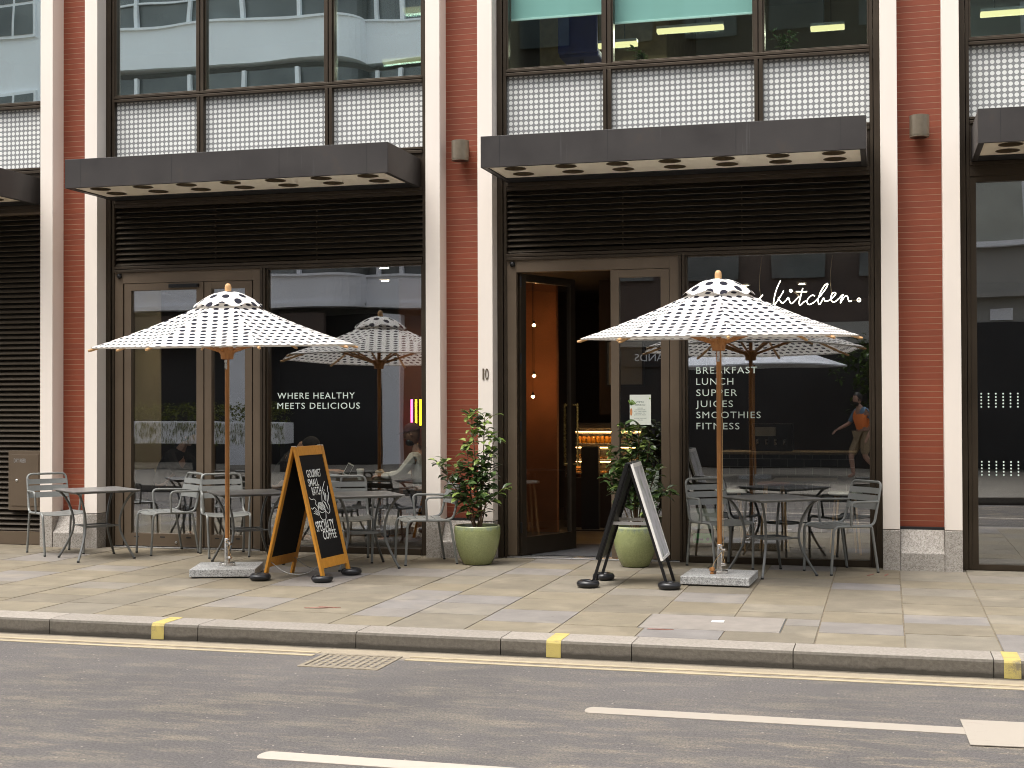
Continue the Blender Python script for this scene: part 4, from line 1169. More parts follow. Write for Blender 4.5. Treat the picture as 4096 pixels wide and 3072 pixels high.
# ------------------------------------------------------------------ potted shrubs
def add_leaf(m, p, d, up, L, wd, mi=0):
    d = d.normalized()
    sd = d.cross(up)
    if sd.length < 1e-3: sd = d.cross(Vector((1, 0, 0)))
    sd.normalize()
    nn = sd.cross(d)
    rows = []
    for t, w, h in ((0, 0.12, 0), (0.3, 0.85, 0.05), (0.62, 0.95, 0.04), (0.86, 0.5, -0.03), (1.0, 0.03, -0.10)):
        c = p + d * (L * t) + nn * (L * h)
        rows.append([m.b.verts.new(c - sd * wd * w * 0.5 + nn * wd * 0.16 * w), m.b.verts.new(c), m.b.verts.new(c + sd * wd * w * 0.5 + nn * wd * 0.16 * w)])
    for A, B in zip(rows, rows[1:]):
        for k in (0, 1):
            f = m.b.faces.new((A[k], A[k + 1], B[k + 1], B[k]))
            f.material_index = mi; f.smooth = True
def shrub(x, y, label, prof, stems, seed, nleaf, young, low=0.0):
    rg = random.Random(seed)
    t = thing('potted_shrub', label, 'potted plant', (x, y, 0), group='glossy shrubs in green glazed pots')
    MB().lathe(prof, 40).build('pot', 'glazed_green', t, True)
    rim = prof[-5][1] if len(prof) > 6 else 0.37
    ir = 0.195
    m = MB().lathe([(0.001, 0.352), (0.10, 0.356), (ir, 0.345)], 24, cap=False)
    m.build('soil', 'soil', t, True)
    ms, ml = MB(), MB()
    paths = []
    for (bx, by, tx, ty, tz, r) in stems:
        mid = Vector((bx + (tx - bx) * 0.35 + rg.uniform(-.03, .03), by + (ty - by) * 0.35 + rg.uniform(-.03, .03), 0.35 + (tz - 0.35) * 0.5))
        pts = spline([(bx, by, 0.34), mid, (tx, ty, tz)], 7)
        ms.tube(pts, [r * (1 - 0.7 * i / (len(pts) - 1)) for i in range(len(pts))], 6)
        paths.append(pts)
        for q in range(rg.randint(3, 5)):
            i = rg.randint(len(pts) // 3, len(pts) - 2)
            p = pts[i]
            dr = Vector((rg.uniform(-1, 1), rg.uniform(-1, 0.6), rg.uniform(0.1, 0.9))).normalized() * rg.uniform(0.08, 0.22)
            br = spline([p, p + dr * 0.5 + Vector((0, 0, 0.02)), p + dr], 4)
            ms.tube(br, [0.0035 * (1 - 0.6 * k / (len(br) - 1)) for k in range(len(br))], 5)
            paths.append(br)
    ms.build('stem', 'stem', t, True)
    tot = sum((p[-1] - p[0]).length for p in paths)
    for p in paths:
        ln = (p[-1] - p[0]).length
        n = max(4, int(nleaf * ln / tot))
        for k in range(n):
            f = rg.uniform(low if ln > 0.4 else 0.15, 1.0) ** 0.8
            i = min(int(f * (len(p) - 1)), len(p) - 2)
            c = p[i].lerp(p[i + 1], rg.random())
            a = rg.uniform(0, 2 * math.pi)
            d = Vector((math.cos(a), math.sin(a), rg.uniform(-0.55, 0.65)))
            yg = rg.random() < young * (1.0 if c.z > 1.05 or f > 0.93 else 0.12)
            add_leaf(ml, c + d * 0.012, d, Vector((rg.uniform(-.5, .5), rg.uniform(-.5, .5), 1)), rg.uniform(0.068, 0.122), rg.uniform(0.040, 0.066), 1 if yg else 0)
    ml.build('foliage', None, t, mats=['leaf_dark', 'leaf_young'])
    return t
POT1 = [(0.128, 0.0), (0.145, 0.012), (0.178, 0.08), (0.208, 0.17), (0.227, 0.27), (0.231, 0.34), (0.228, 0.378), (0.222, 0.386), (0.210, 0.384), (0.203, 0.33), (0.198, 0.30)]
POT2 = [(0.118, 0.0), (0.135, 0.012), (0.172, 0.09), (0.201, 0.18), (0.209, 0.25), (0.206, 0.33), (0.200, 0.385), (0.195, 0.395), (0.184, 0.392), (0.180, 0.34), (0.178, 0.30)]
st1 = [(0.02, 0.0, -0.05, -0.04, 1.50, 0.010), (0.0, 0.02, 0.08, 0.0, 1.46, 0.010), (0.04, -0.01, 0.20, -0.02, 1.28, 0.009), (0.03, 0.02, 0.15, 0.03, 1.12, 0.008),
       (-0.02, 0.0, -0.41, -0.06, 1.03, 0.009), (-0.01, -0.02, -0.22, -0.08, 0.98, 0.007), (0.03, -0.03, 0.24, -0.08, 0.72, 0.006), (-0.02, 0.02, -0.10, -0.02, 1.22, 0.008), (0.02, 0.03, 0.05, -0.03, 1.05, 0.007), (-0.02, -0.03, -0.17, -0.06, 0.66, 0.005)]
shrub(5.245, -0.43, 'glossy shrub in a green glazed pot before the red brick pier', POT1, st1, 11, 560, 0.62, 0.25)
st2 = [(0.0, 0.0, -0.10, -0.02, 1.38, 0.012), (0.01, 0.01, 0.04, 0.0, 1.40, 0.011), (0.02, 0.0, 0.15, -0.02, 1.22, 0.010), (-0.01, 0.01, -0.18, -0.03, 1.10, 0.009),
       (0.02, -0.01, 0.22, -0.03, 0.95, 0.009), (-0.02, 0.0, -0.24, -0.05, 0.86, 0.008), (0.03, 0.0, 0.30, -0.05, 0.72, 0.007), (0.0, 0.02, 0.0, 0.02, 1.15, 0.008), (-0.01, 0.0, -0.10, -0.04, 0.98, 0.007)]
shrub(6.80, -0.26, 'dense glossy shrub in a green glazed pot behind the poster stand', POT2, st2, 23, 620, 0.30, 0.30)

# ------------------------------------------------------------------ things on and behind the shop glass
t = thing('hiring_poster', 'pale WE\'RE HIRING poster with a pineapple drawing on the door glass', 'poster', (6.662, GY - 0.0035, 1.371))
MB().box(0, 0.216, 0, 0.003, 0, 0.304).build('sheet', 'paper', t)
lettering('lettering', [("WE'RE", 0.063, 0.145, 0.222, 0.017), ('HIRING!', 0.055, 0.158, 0.193, 0.017), ('WE ARE', 0.078, 0.134, 0.165, 0.008), ('LOOKING FOR', 0.052, 0.160, 0.147, 0.009), ('FULL TIME TEAM', 0.044, 0.168, 0.130, 0.009), ('MEMBERS TO', 0.056, 0.156, 0.113, 0.009), ('JOIN OUR TEAM', 0.046, 0.164, 0.096, 0.009), ('PLEASE ENQUIRE', 0.045, 0.170, 0.062, 0.008), ('WITHIN', 0.080, 0.132, 0.044, 0.008)], 'ink', Matrix.Translation((0, -0.0002, 0)) @ FACE, t, 0.0006)
m = MB()
for k in range(7):
    a = R(40 + 100 * k / 6 - 20)
    m.box(0, 0.055, -0.002, -0.0005, -0.004, 0.004, Matrix.Translation((0.012, 0, 0.20)) @ Matrix.Rotation(-a, 4, 'Y'))
m.ball((0.205, -0.001, 0.266), 0.010, 1, (1, 0.1, 1))
m.build('leaf_print', 'green_print', t)
MB().ball((0.014, -0.0005, 0.130), 0.04, 2, (0.32, 0.03, 1)).build('fruit_print', 'orange_print', t)

t = thing('neon_sign', 'glowing white neon script reading kitchen hung inside the window', 'neon sign', (0, 0.42, 0))
def neon(pts): return [(x, 0, z) for x, z in pts]
strokes = {
    'k': [[(8.159, 2.809), (8.128, 2.745), (8.104, 2.672), (8.091, 2.60), (8.085, 2.55)], [(8.085, 2.55), (8.112, 2.586), (8.153, 2.645), (8.189, 2.707)],
          [(8.135, 2.641), (8.153, 2.609), (8.178, 2.585), (8.209, 2.608), (8.235, 2.638), (8.248, 2.602), (8.265, 2.578), (8.295, 2.601), (8.341, 2.651)]],
    't': [[(8.377, 2.728), (8.359, 2.661), (8.341, 2.589), (8.351, 2.560), (8.382, 2.588), (8.407, 2.603)], [(8.311, 2.695), (8.418, 2.692)]],
    'c': [[(8.493, 2.648), (8.468, 2.656), (8.432, 2.629), (8.417, 2.593), (8.437, 2.564), (8.478, 2.581), (8.523, 2.621), (8.569, 2.677), (8.610, 2.735), (8.618, 2.766), (8.588, 2.749), (8.549, 2.683), (8.526, 2.611), (8.531, 2.569), (8.543, 2.564)]],
    'h': [[(8.543, 2.564), (8.579, 2.625), (8.589, 2.599), (8.619, 2.596), (8.654, 2.618), (8.686, 2.650), (8.695, 2.672), (8.671, 2.676), (8.649, 2.634), (8.659, 2.592), (8.689, 2.587), (8.729, 2.622), (8.764, 2.657)]],
    'n': [[(8.769, 2.659), (8.749, 2.611), (8.741, 2.573), (8.764, 2.611), (8.792, 2.644), (8.812, 2.628), (8.819, 2.594), (8.834, 2.586), (8.849, 2.593)]],
    'y': [[(7.60, 2.66), (7.62, 2.60), (7.66, 2.58), (7.72, 2.66), (7.70, 2.56), (7.66, 2.44), (7.63, 2.46), (7.70, 2.53), (7.82, 2.58), (7.93, 2.62), (7.984, 2.672)]]}
for k, sts in strokes.items():
    m = MB()
    for s_ in sts: m.tube(spline(neon(s_), 5), 0.0042, 7)
    m.build('letter_tube', 'neon_white', t, True)
m = MB()
m.tube([(8.918 + 0.015 * math.cos(a), 0, 2.599 + 0.017 * math.sin(a)) for a in [2 * math.pi * q / 16 for q in range(16)]], 0.0045, 7, closed=True)
m.tube([(8.260 + 0.011 * math.cos(a), 0, 2.705 + 0.012 * math.sin(a)) for a in [2 * math.pi * q / 12 for q in range(12)]], 0.0042, 7, closed=True)
m.build('letter_dot', 'neon_white', t, True)
m = MB()
for x0, x1, z0 in ((8.655, 8.645, 2.675), (7.96, 7.955, 2.665)):
    m.tube(spline([(x0, 0.01, z0), (x0 - 0.012, 0.02, z0 + 0.15), (x1 + 0.02, 0.02, 3.05)], 5), 0.003, 5)
m.tube([(8.849, 0.004, 2.593), (8.90, 0.004, 2.597)], 0.003, 5); m.tube([(8.27, 0.006, 2.705), (8.34, 0.006, 2.655)], 0.003, 5)
m.build('hanging_wire', 'kraft', t)

t = thing('notice_sheet', 'two white menu sheets taped low inside the right window', 'notice', (7.268, 0.262, 0.33))
MB().box(0, 0.265, 0, 0.002, 0.075, 0.205).box(0, 0.265, 0, 0.002, 0.0, 0.068).build('sheet', 'white_board', t)
lettering('lettering', [('LUNCH MENU', 0.03, 0.2, 0.17, 0.010)] , 'ink', Matrix.Translation((0, -0.0006, 0)) @ FACE, t, 0.0005) if False else None
t = thing('rating_sticker', 'green and black sticker on the right window glass under the menu sheets', 'sticker', (7.285, 0.262, 0.19))
MB().box(0, 0.2, 0, 0.002, 0.10, 0.137).build('header', 'black_matt', t)
MB().box(0.008, 0.194, -0.001, 0.001, 0.0, 0.097).build('rating_panel', 'sticker_green', t)
m = MB()
for k in range(5): m.lathe([(0.011, -0.001), (0.011, 0.0)], 12, 0.035 + 0.022 * k, 0.035) if k < 4 else m.lathe([(0.017, -0.001), (0.017, 0.0)], 14, 0.155, 0.04)
m.build('rating_circle', 'ink', t, mtx=Matrix.Translation((0, -0.0012, 0)) @ Matrix.Rotation(R(90), 4, 'X'))
t = thing('menu_board', 'tall white board leaning behind the fixed door leaf', 'board', (6.50, 0.48, 0.0))
MB().prism([(0.0, 0.02), (0.36, 0.02), (0.42, 0.92), (0.28, 0.92)], 0.0, 0.02, 'y').build('panel', 'white_board', t, bevel=0.002)
MB().box(0.05, 0.35, 0.02, 0.10, 0.004, 0.03).build('foot', 'black_metal', t)

# pink and yellow light bars behind the man
for x, z0, mt, lb in ((3.885, 1.285, 'neon_pink', 'glowing pink light bar behind the man in a cap'), (3.937, 1.33, 'neon_yellow', 'yellow light bar beside the pink one behind the man'), (3.990, 1.34, 'neon_yellow', 'yellow light bar farthest right above the man\'s cap')):
    t = thing('light_bar', lb, 'light bar', (x, 1.5, z0), group='coloured light bars on the cafe wall')
    MB().tube([(0, 0, 0), (0, 0, 1.642 - z0)], 0.012, 10).build('tube', mt, t, True)
    MB().box(-0.016, 0.016, 0.016, 0.03, -0.02, 1.66 - z0).build('holder', 'black_metal', t)
structure(MB().box(3.70, 4.50, 1.58, 1.66, 0, 3.05).build('lit_cafe_wall', 'wall_maroon'))

# pendant bulbs and spots
for x, y, z in ((5.09, 2.5, 2.53), (5.09, 2.5, 1.92), (5.075, 2.5, 1.67)):
    t = thing('pendant_bulb', {2.53: 'glowing bulb hung highest inside the open doorway', 1.92: 'glowing bulb hung at mid height inside the open doorway', 1.67: 'glowing bulb hung lowest inside the open doorway'}[z], 'bulb', (x, y, z), group='bare bulbs in the doorway')
    MB().ball((0, 0, 0), 0.017, 2).build('bulb', 'bulb', t, True)
    MB().lathe([(0.012, 0.018), (0.012, 0.05), (0.003, 0.055), (0.003, 3.09 - z)], 10).build('flex', 'black_metal', t, True)
for x, y, lb in ((6.15, 3.2, 'ceiling spot light seen through the open doorway'), (7.45, 4.2, 'ceiling spot light behind the neon window, left one'), (8.15, 4.2, 'ceiling spot light behind the neon window, right one'), (3.3, 2.2, 'ceiling spot light behind the left shop window'), (1.5, 1.6, 'ceiling spot light behind the glazed doors'), (3.85, 0.70, 'added ceiling spot light brightening the man behind the left shop window')):  # the last spot is added to brighten the man in the cap
    t = thing('ceiling_spot', lb, 'ceiling light', (x, y, 3.085), group='small ceiling spot lights')
    k_ = 0.03 if x > 7 else 0.05
    MB().lathe([(k_, 0.0), (k_, 0.014)], 16).build('lamp', 'spot', t)
    ld = bpy.data.lights.new('spot_light', 'SPOT'); ld.energy = 14 if x > 7 else 10 if x < 2 else 30; ld.color = (1.0, 0.72, 0.45); ld.spot_size = R(120); ld.spot_blend = 0.6; ld.shadow_soft_size = 0.05
    lo = bpy.data.objects.new('spot_light', ld); COL.objects.link(lo); lo.parent = t; lo.location = (0, 0, -0.02)
    MB().lathe([(0.051, -0.002), (0.062, -0.002), (0.062, 0.014)], 16, cap=False).build('ring', 'silver', t, True)
# framed picture
t = thing('framed_picture', 'dark framed grey picture on the cafe wall behind the door leaf', 'picture', (5.86, 3.0, 1.79))
MB().box(0, 0.48, 0, 0.03, 0, 0.025).box(0, 0.48, 0, 0.03, 0.545, 0.57).box(0, 0.025, 0, 0.03, 0.025, 0.545).box(0.455, 0.48, 0, 0.03, 0.025, 0.545).build('frame', 'black_matt', t)
MB().box(0.025, 0.455, 0.012, 0.02, 0.025, 0.545).build('print', 'render_grey', t)
structure(MB().box(5.78, 7.10, 3.03, 3.15, 1.45, 3.1).build('cafe_bulkhead_wall', 'wall_dark'))
# lit pastry case
t = thing('display_case', 'lit glass pastry case with shelves of cakes inside the doorway', 'display case', (5.18, 3.7, 0))
MB().box(0, 0.98, 0, 0.7, 0.0, 0.64).build('base', 'wall_dark', t, bevel=0.004)
MB().prism([(0.0, 0.64), (0.0, 0.66), (0.25, 1.26), (0.7, 1.26), (0.7, 0.64)], 0, 0.012, 'x').prism([(0.0, 0.64), (0.0, 0.66), (0.25, 1.26), (0.7, 1.26), (0.7, 0.64)], 0.968, 0.98, 'x').build('side', 'black_metal', t)
MB().box(-0.01, 0.99, 0.24, 0.72, 1.262, 1.33).build('top', 'black_metal', t, bevel=0.004)
MB().box(0.012, 0.968, 0.68, 0.7, 0.64, 1.262).build('back', 'soffit', t)
MB().prism([(-0.006, 0.655), (0.0, 0.65), (0.256, 1.255), (0.25, 1.26)], 0.012, 0.968, 'x').build('pane', 'glass_case', t)
for z, d in ((0.68, 0.06), (0.86, 0.12), (1.06, 0.20)):
    s_ = MB().box(0.012, 0.968, d, 0.68, z, z + 0.012).build('shelf', 'silver', t)
    MB().box(0.03, 0.95, d + 0.005, d + 0.02, z + 0.155, z + 0.165).build('light_strip', 'warm_strip', s_)
rg = random.Random(5)
m = MB()
for z, d, hh in ((0.692, 0.14, 0.06), (0.872, 0.18, 0.07), ):
    x = 0.06
    while x < 0.9:
        w = rg.uniform(0.12, 0.2)
        if rg.random() < 0.8:
            for q in range(rg.randint(1, 3)): m.box(x, x + w - 0.03, d, d + 0.2, z + q * 0.03, z + q * 0.03 + 0.022)
        x += w
m.build('pastries', 'cake', t, bevel=0.006)
m = MB()
for k in range(9): m.lathe([(0.028, 1.074), (0.03, 1.14), (0.02, 1.16)], 10, 0.14 + k * 0.06, 0.30)
m.build('juice_bottles', 'juice', t, True)
t = thing('service_counter', 'dark tiled service counter deep behind the right window', 'counter', (7.2, 3.6, 0))
MB().box(0, 1.6, 0, 0.6, 0, 0.95).build('front', 'counter_tiles', t)
MB().box(-0.02, 1.62, -0.03, 0.62, 0.952, 0.985).build('worktop', 'dust_iron', t, bevel=0.004)
t = thing('till_post', 'black stand in front of the pastry case', 'stand', (5.60, 3.35, 0))
MB().box(-0.11, 0.11, -0.05, 0.05, 0.02, 1.05).build('post', 'black_matt', t)
MB().box(-0.2, 0.2, -0.15, 0.15, 0, 0.02).build('foot', 'black_matt', t)
t = thing('coffee_machine', 'steel coffee machine on the counter behind the right window', 'coffee machine', (7.55, 3.75, 0.986))
MB().box(0, 0.5, 0, 0.35, 0.0, 0.34).build('body', 'black_metal', t, bevel=0.01)
MB().box(0.05, 0.3, -0.004, 0.0, 0.19, 0.30).build('front_panel', 'render_grey', t)
m = MB()
for k in range(4): m.tube([(0.08 + k * 0.11, -0.02, 0.08), (0.08 + k * 0.11, -0.02, 0.15)], 0.018, 8)
m.build('spout', 'steel', t, True)
def stool(x, y, mat, lb, hgt=0.46):
    t = thing('cafe_stool', lb, 'stool', (x, y, 0.005), rz=0.2, group='cafe stools behind the right window')
    MB().lathe([(0.001, hgt), (0.17, hgt), (0.18, hgt + 0.015), (0.17, hgt + 0.03), (0.001, hgt + 0.035)], 20, cap=False).build('seat', mat, t, True)
    for k in range(4):
        a = R(45 + 90 * k)
        MB().tube([(0.12 * math.cos(a), 0.12 * math.sin(a), hgt), (0.19 * math.cos(a), 0.19 * math.sin(a), 0)], 0.012, 8).build('leg', 'light_wood', t, True)
stool(8.0, 1.5, 'red_seat', 'red topped stool behind the right window', 0.70)
stool(8.75, 1.3, 'white_board', 'pale topped stool farthest right behind the window', 0.62)
stool(7.55, 1.4, 'white_board', 'pale topped stool behind the chair near the parasol pole', 0.62)
def cafe_table(x, y, lb, sx=0.34):
    t = thing('cafe_table', lb, 'table', (x, y, 0.005), group='dark tables inside the cafe')
    MB().box(-sx, sx, -0.33, 0.33, 0.715, 0.74).build('tabletop', 'black_matt', t, bevel=0.004)
    MB().tube([(0, 0, 0.02), (0, 0, 0.715)], 0.03, 10).build('column', 'black_metal', t, True)
    MB().lathe([(0.22, 0.0), (0.22, 0.012), (0.05, 0.03)], 20).build('base', 'black_metal', t, True)
cafe_table(3.52, 1.02, 'dark cafe table between the phone user and the man in a cap', 0.42)
cafe_table(1.50, 1.15, 'dark cafe table in front of the person in black behind the glazed doors')
cafe_table(8.3, 1.9, 'dark cafe table behind the right window')
def cafe_chair(x, y, rz, lb):
    t = thing('cafe_chair', lb, 'chair', (x, y, 0.005), rz, group='black chairs inside the cafe')
    MB().box(-0.21, 0.21, -0.21, 0.21, 0.42, 0.455).build('seat', 'cloth_navy', t, bevel=0.01)
    MB().prism([(-0.21, 0.48), (-0.18, 0.48), (-0.25, 0.82), (-0.27, 0.82)], -0.22, 0.22, 'x').build('backrest', 'cloth_navy', t, bevel=0.008)
    for sx in (-1, 1):
        for sy in (-1, 1):
            MB().tube([(sx * 0.19, sy * 0.18, 0.42), (sx * 0.21, sy * 0.23, 0)], 0.012, 8).build('leg', 'black_metal', t, True)
cafe_chair(4.16, 0.98, R(90), 'black cafe chair under the man in a cap')
cafe_chair(0.93, 1.10, R(-90), 'black cafe chair under the person in black')
cafe_chair(2.53, 1.00, R(-90), 'black cafe chair under the person holding a phone')
t = thing('coffee_cup', 'white paper coffee cup with a lid on the cafe table', 'cup', (3.50, 0.86, 0.746))
MB().lathe([(0.028, 0), (0.040, 0.105)], 18).build('cup', 'cup_white', t, True)
MB().lathe([(0.044, 0.103), (0.044, 0.112), (0.038, 0.122)], 18).build('lid', 'cup_white', t, True)
t = tag(MB().prism([(0, 0), (0.10, 0.0), (0.13, 0.07), (0.09, 0.12), (0.02, 0.10)], 0, 0.05, 'y').build('paper_bag', 'kraft', bevel=0.008), 'crumpled brown paper bag on the cafe table by the man\'s hands', 'bag')
t.location = (3.655, 0.86, 0.746)

# ------------------------------------------------------------------ people
def skin_mesh(joints, bones, sub=1):
    names = list(joints)
    me = bpy.data.meshes.new('skin')
    me.from_pydata([joints[n][0] for n in names], [(names.index(a), names.index(b)) for a, b in bones], [])
    o = bpy.data.objects.new('skin', me); COL.objects.link(o)
    o.modifiers.new('s', 'SKIN').use_smooth_shade = True
    for i, n in enumerate(names):
        d = me.skin_vertices[0].data[i]
        r = joints[n][1]
        d.radius = r if isinstance(r, tuple) else (r, r)
        d.use_root = (i == 0)
    sb = o.modifiers.new('d', 'SUBSURF'); sb.levels = sub; sb.render_levels = sub
    bpy.context.view_layer.update()
    dg = bpy.context.evaluated_depsgraph_get()
    r = bpy.data.meshes.new_from_object(o.evaluated_get(dg))
    bpy.data.objects.remove(o); bpy.data.meshes.remove(me)
    return r
def head_bm(bm, c, yaw, pitch, s=1.0):
    h = bmesh.new()
    bmesh.ops.create_uvsphere(h, u_segments=20, v_segments=16, radius=1.0)
    for v in h.verts:
        x, y, z = v.co
        k = 1.0 - 0.28 * max(0, -z) ** 1.4
        v.co = Vector((x * 0.095 * (k if x < 0 else 1 - 0.12 * max(0, -z)), y * 0.073 * k, z * 0.115))
        if x > 0.55:
            if abs(y) < 0.22 and -0.35 < z < 0.12: v.co.x += 0.022 * (1 - abs(y) / 0.22) * (0.5 + (0.12 - z))
            if 0.15 < abs(y) < 0.55 and 0.02 < z < 0.25: v.co.x -= 0.010
            if abs(y) < 0.35 and -0.6 < z < -0.48: v.co.x -= 0.004
            if z < -0.7: v.co.x += 0.012
    for sgn in (-1, 1):
        bmesh.ops.create_uvsphere(h, u_segments=8, v_segments=6, radius=1.0, matrix=Matrix.Translation((-0.008, sgn * 0.074, -0.005)) @ Matrix.Diagonal((0.018, 0.008, 0.032, 1)))
        bmesh.ops.create_uvsphere(h, u_segments=8, v_segments=6, radius=0.010, matrix=Matrix.Translation((0.076, sgn * 0.030, 0.012)))
    mt = Matrix.Translation(c) @ Matrix.Rotation(yaw, 4, 'Z') @ Matrix.Rotation(pitch, 4, 'Y') @ Matrix.Scale(s, 4)
    bmesh.ops.transform(h, matrix=mt, verts=h.verts)
    me = bpy.data.meshes.new('h'); h.to_mesh(me); h.free()
    bm.from_mesh(me); bpy.data.meshes.remove(me)
    return mt
def hand_joints(J, B, w, tip_dir, side, palm_n, tag_, curl=0.5):
    """Palm and five fingers from wrist joint w."""
    wp = Vector(J[w][0]); d = Vector(tip_dir).normalized(); sd = Vector(side).normalized(); pn = Vector(palm_n).normalized()
    J[tag_ + 'p'] = (wp + d * 0.05, (0.034, 0.016)); B.append((w, tag_ + 'p'))
    J[tag_ + 'k'] = (wp + d * 0.085, (0.036, 0.014)); B.append((tag_ + 'p', tag_ + 'k'))
    for q, (off, ln) in enumerate(((-0.030, 0.058), (-0.010, 0.072), (0.010, 0.068), (0.029, 0.054))):
        a = wp + d * 0.10 + sd * off
        b = a + d * ln * 0.5 + pn * ln * curl * 0.35
        c = b + d * ln * 0.4 + pn * ln * curl * 0.75
        for nm, p, par in (('a', a, tag_ + 'k'), ('b', b, None), ('c', c, None)):
            key = tag_ + str(q) + nm
            J[key] = (p, 0.0085 if nm != 'c' else 0.007)
            B.append((par or prev, key)); prev = key
    a = wp + d * 0.035 - sd * 0.040; b = a + d * 0.035 - sd * 0.018 + pn * 0.012; c = b + d * 0.028 + pn * 0.012
    prev = tag_ + 'p'
    for nm, p in (('ta', a), ('tb', b), ('tc', c)):
        J[tag_ + nm] = (p, 0.010); B.append((prev, tag_ + nm)); prev = tag_ + nm
def person(label, loc, rz, J, B, head, skin, clothes, extras=None, sub=1):
    t = thing('person', label, 'person', loc, rz)
    J = {k: (Vector(v[0]), v[1]) for k, v in J.items()}
    bm = bmesh.new()
    me = skin_mesh(J, B, sub); bm.from_mesh(me); bpy.data.meshes.remove(me)
    hm = head_bm(bm, *head)
    mb = MB(); mb.b.free(); mb.b = bm
    mb.build('body', skin, t, True)
    for nm, mat, bones, grow in clothes:
        keys = []
        for a, b in bones:
            for k in (a, b):
                if k not in keys: keys.append(k)
        JJ = {}
        for k in keys:
            r = J[k][1]
            JJ[k] = (J[k][0], tuple(q + grow for q in r) if isinstance(r, tuple) else r + grow)
        bm = bmesh.new(); me = skin_mesh(JJ, bones, sub); bm.from_mesh(me); bpy.data.meshes.remove(me)
        mb = MB(); mb.b.free(); mb.b = bm
        mb.build(nm, mat, t, True)
    return t, hm
def cap_part(t, hm, mat, brim=True):
    m = MB()
    m.ball((-0.008, 0, 0.030), 1.0, 3, (0.108, 0.086, 0.098))
    bmesh.ops.delete(m.b, geom=[v for v in m.b.verts if v.co.z < 0.028], context='VERTS')
    if brim:
        m.prism([(0.07, -0.07), (0.12, -0.062), (0.165, -0.03), (0.172, 0.0), (0.165, 0.03), (0.12, 0.062), (0.07, 0.07)], 0.030, 0.038, 'z')
    m.build('cap', mat, t, True, mtx=hm)
def hair_part(t, hm, mat, long=False):
    m = MB()
    m.ball((-0.014, 0, 0.016), 1.0, 3, (0.104, 0.084, 0.112))
    bmesh.ops.delete(m.b, geom=[v for v in m.b.verts if v.co.x > 0.035 and v.co.z < 0.07 or v.co.z < (-0.10 if long else -0.045)], context='VERTS')
    if long: m.tube([(-0.06, 0, 0.0), (-0.095, 0, -0.08), (-0.07, 0, -0.20)], [0.07, 0.075, 0.05], 12)
    m.build('hair', mat, t, True, mtx=hm)

# seated man: faces -X (local +X is forward, z=0 at floor)
def seated(lean, arm_l, arm_r, hands=True):
    ch = Vector((0.10 * lean, 0, 0.30))
    J = {'pel': ((0, 0, 0.53), (0.15, 0.12)), 'wai': (Vector((0.04 * lean + 0.0, 0, 0.70)), (0.135, 0.10)), 'che': (Vector((0.18 * lean, 0, 0.90)), (0.155, 0.11)),
         'nec': (Vector((0.30 * lean, 0, 1.06)), (0.062, 0.06)), 'hd': (Vector((0.36 * lean, 0, 1.16)), 0.05)}
    B = [('pel', 'wai'), ('wai', 'che'), ('che', 'nec'), ('nec', 'hd')]
    for s, nm, arm in ((1, 'L', arm_l), (-1, 'R', arm_r)):
        sh = Vector((0.24 * lean, s * 0.185, 0.985))
        J['sh' + nm] = (sh, 0.062); B.append(('che', 'sh' + nm))
        J['el' + nm] = (Vector(arm[0]), 0.046); B.append(('sh' + nm, 'el' + nm))
        J['wr' + nm] = (Vector(arm[1]), 0.029); B.append(('el' + nm, 'wr' + nm))
        J['hi' + nm] = ((0.06, s * 0.10, 0.51), 0.088); B.append(('pel', 'hi' + nm))
        J['kn' + nm] = ((0.44, s * 0.13, 0.50), 0.062); B.append(('hi' + nm, 'kn' + nm))
        J['an' + nm] = ((0.40, s * 0.13, 0.09), 0.042); B.append(('kn' + nm, 'an' + nm))
        J['to' + nm] = ((0.54, s * 0.14, 0.045), 0.038); B.append(('an' + nm, 'to' + nm))
        if hands:
            d = (Vector(arm[1]) - Vector(arm[0])).normalized()
            d = (d + Vector((0, -0.2 * s, 0))).normalized()
            sd = Vector((-d.y, d.x, 0)).normalized() * (-s)
            hand_joints(J, B, 'wr' + nm, d, sd, (0, 0, -1), 'h' + nm, 0.8)
    top = [('che', 'wai'), ('wai', 'pel'), ('che', 'nec')]
    for nm in 'LR': top += [('che', 'sh' + nm), ('sh' + nm, 'el' + nm), ('el' + nm, 'wr' + nm)]
    legs = [('pel', 'hiL'), ('hiL', 'knL'), ('knL', 'anL'), ('pel', 'hiR'), ('hiR', 'knR'), ('knR', 'anR')]
    shoes = [('anL', 'toL')]
    return J, B, top, legs
J, B, top, legs = seated(0.25, [(0.20, 0.26, 0.80), (0.44, 0.16, 0.79)], [(0.20, -0.26, 0.80), (0.46, -0.10, 0.79)])
t, hm = person('man in a dark cap and white sweater sitting at the table inside the window', (4.20, 1.0, 0), R(180), J, B, (Vector((0.135, 0, 1.255)), 0.0, R(14)), 'skin_a',
               [('sweater', 'cloth_white', top, 0.012), ('trousers', 'cloth_navy', legs, 0.012)])
cap_part(t, hm, 'cap_maroon')
m = MB(); m.ball((0.045, 0, -0.085), 1.0, 2, (0.055, 0.062, 0.045)); m.build('beard', 'hair', t, True, mtx=hm)
for nm in 'LR':
    p = J['to' + nm][0]; a = J['an' + nm][0]
    MB().tube([(a[0] - 0.05, a[1], 0.05), (a[0] + 0.03, a[1], 0.055), (p[0] + 0.02, p[1], 0.04)], [0.045, 0.052, 0.04], 10).build('shoe', 'black_matt', t, True)
J, B, top, legs = seated(0.85, [(0.36, 0.27, 0.80), (0.50, 0.10, 0.77)], [(0.36, -0.27, 0.80), (0.52, -0.08, 0.77)])
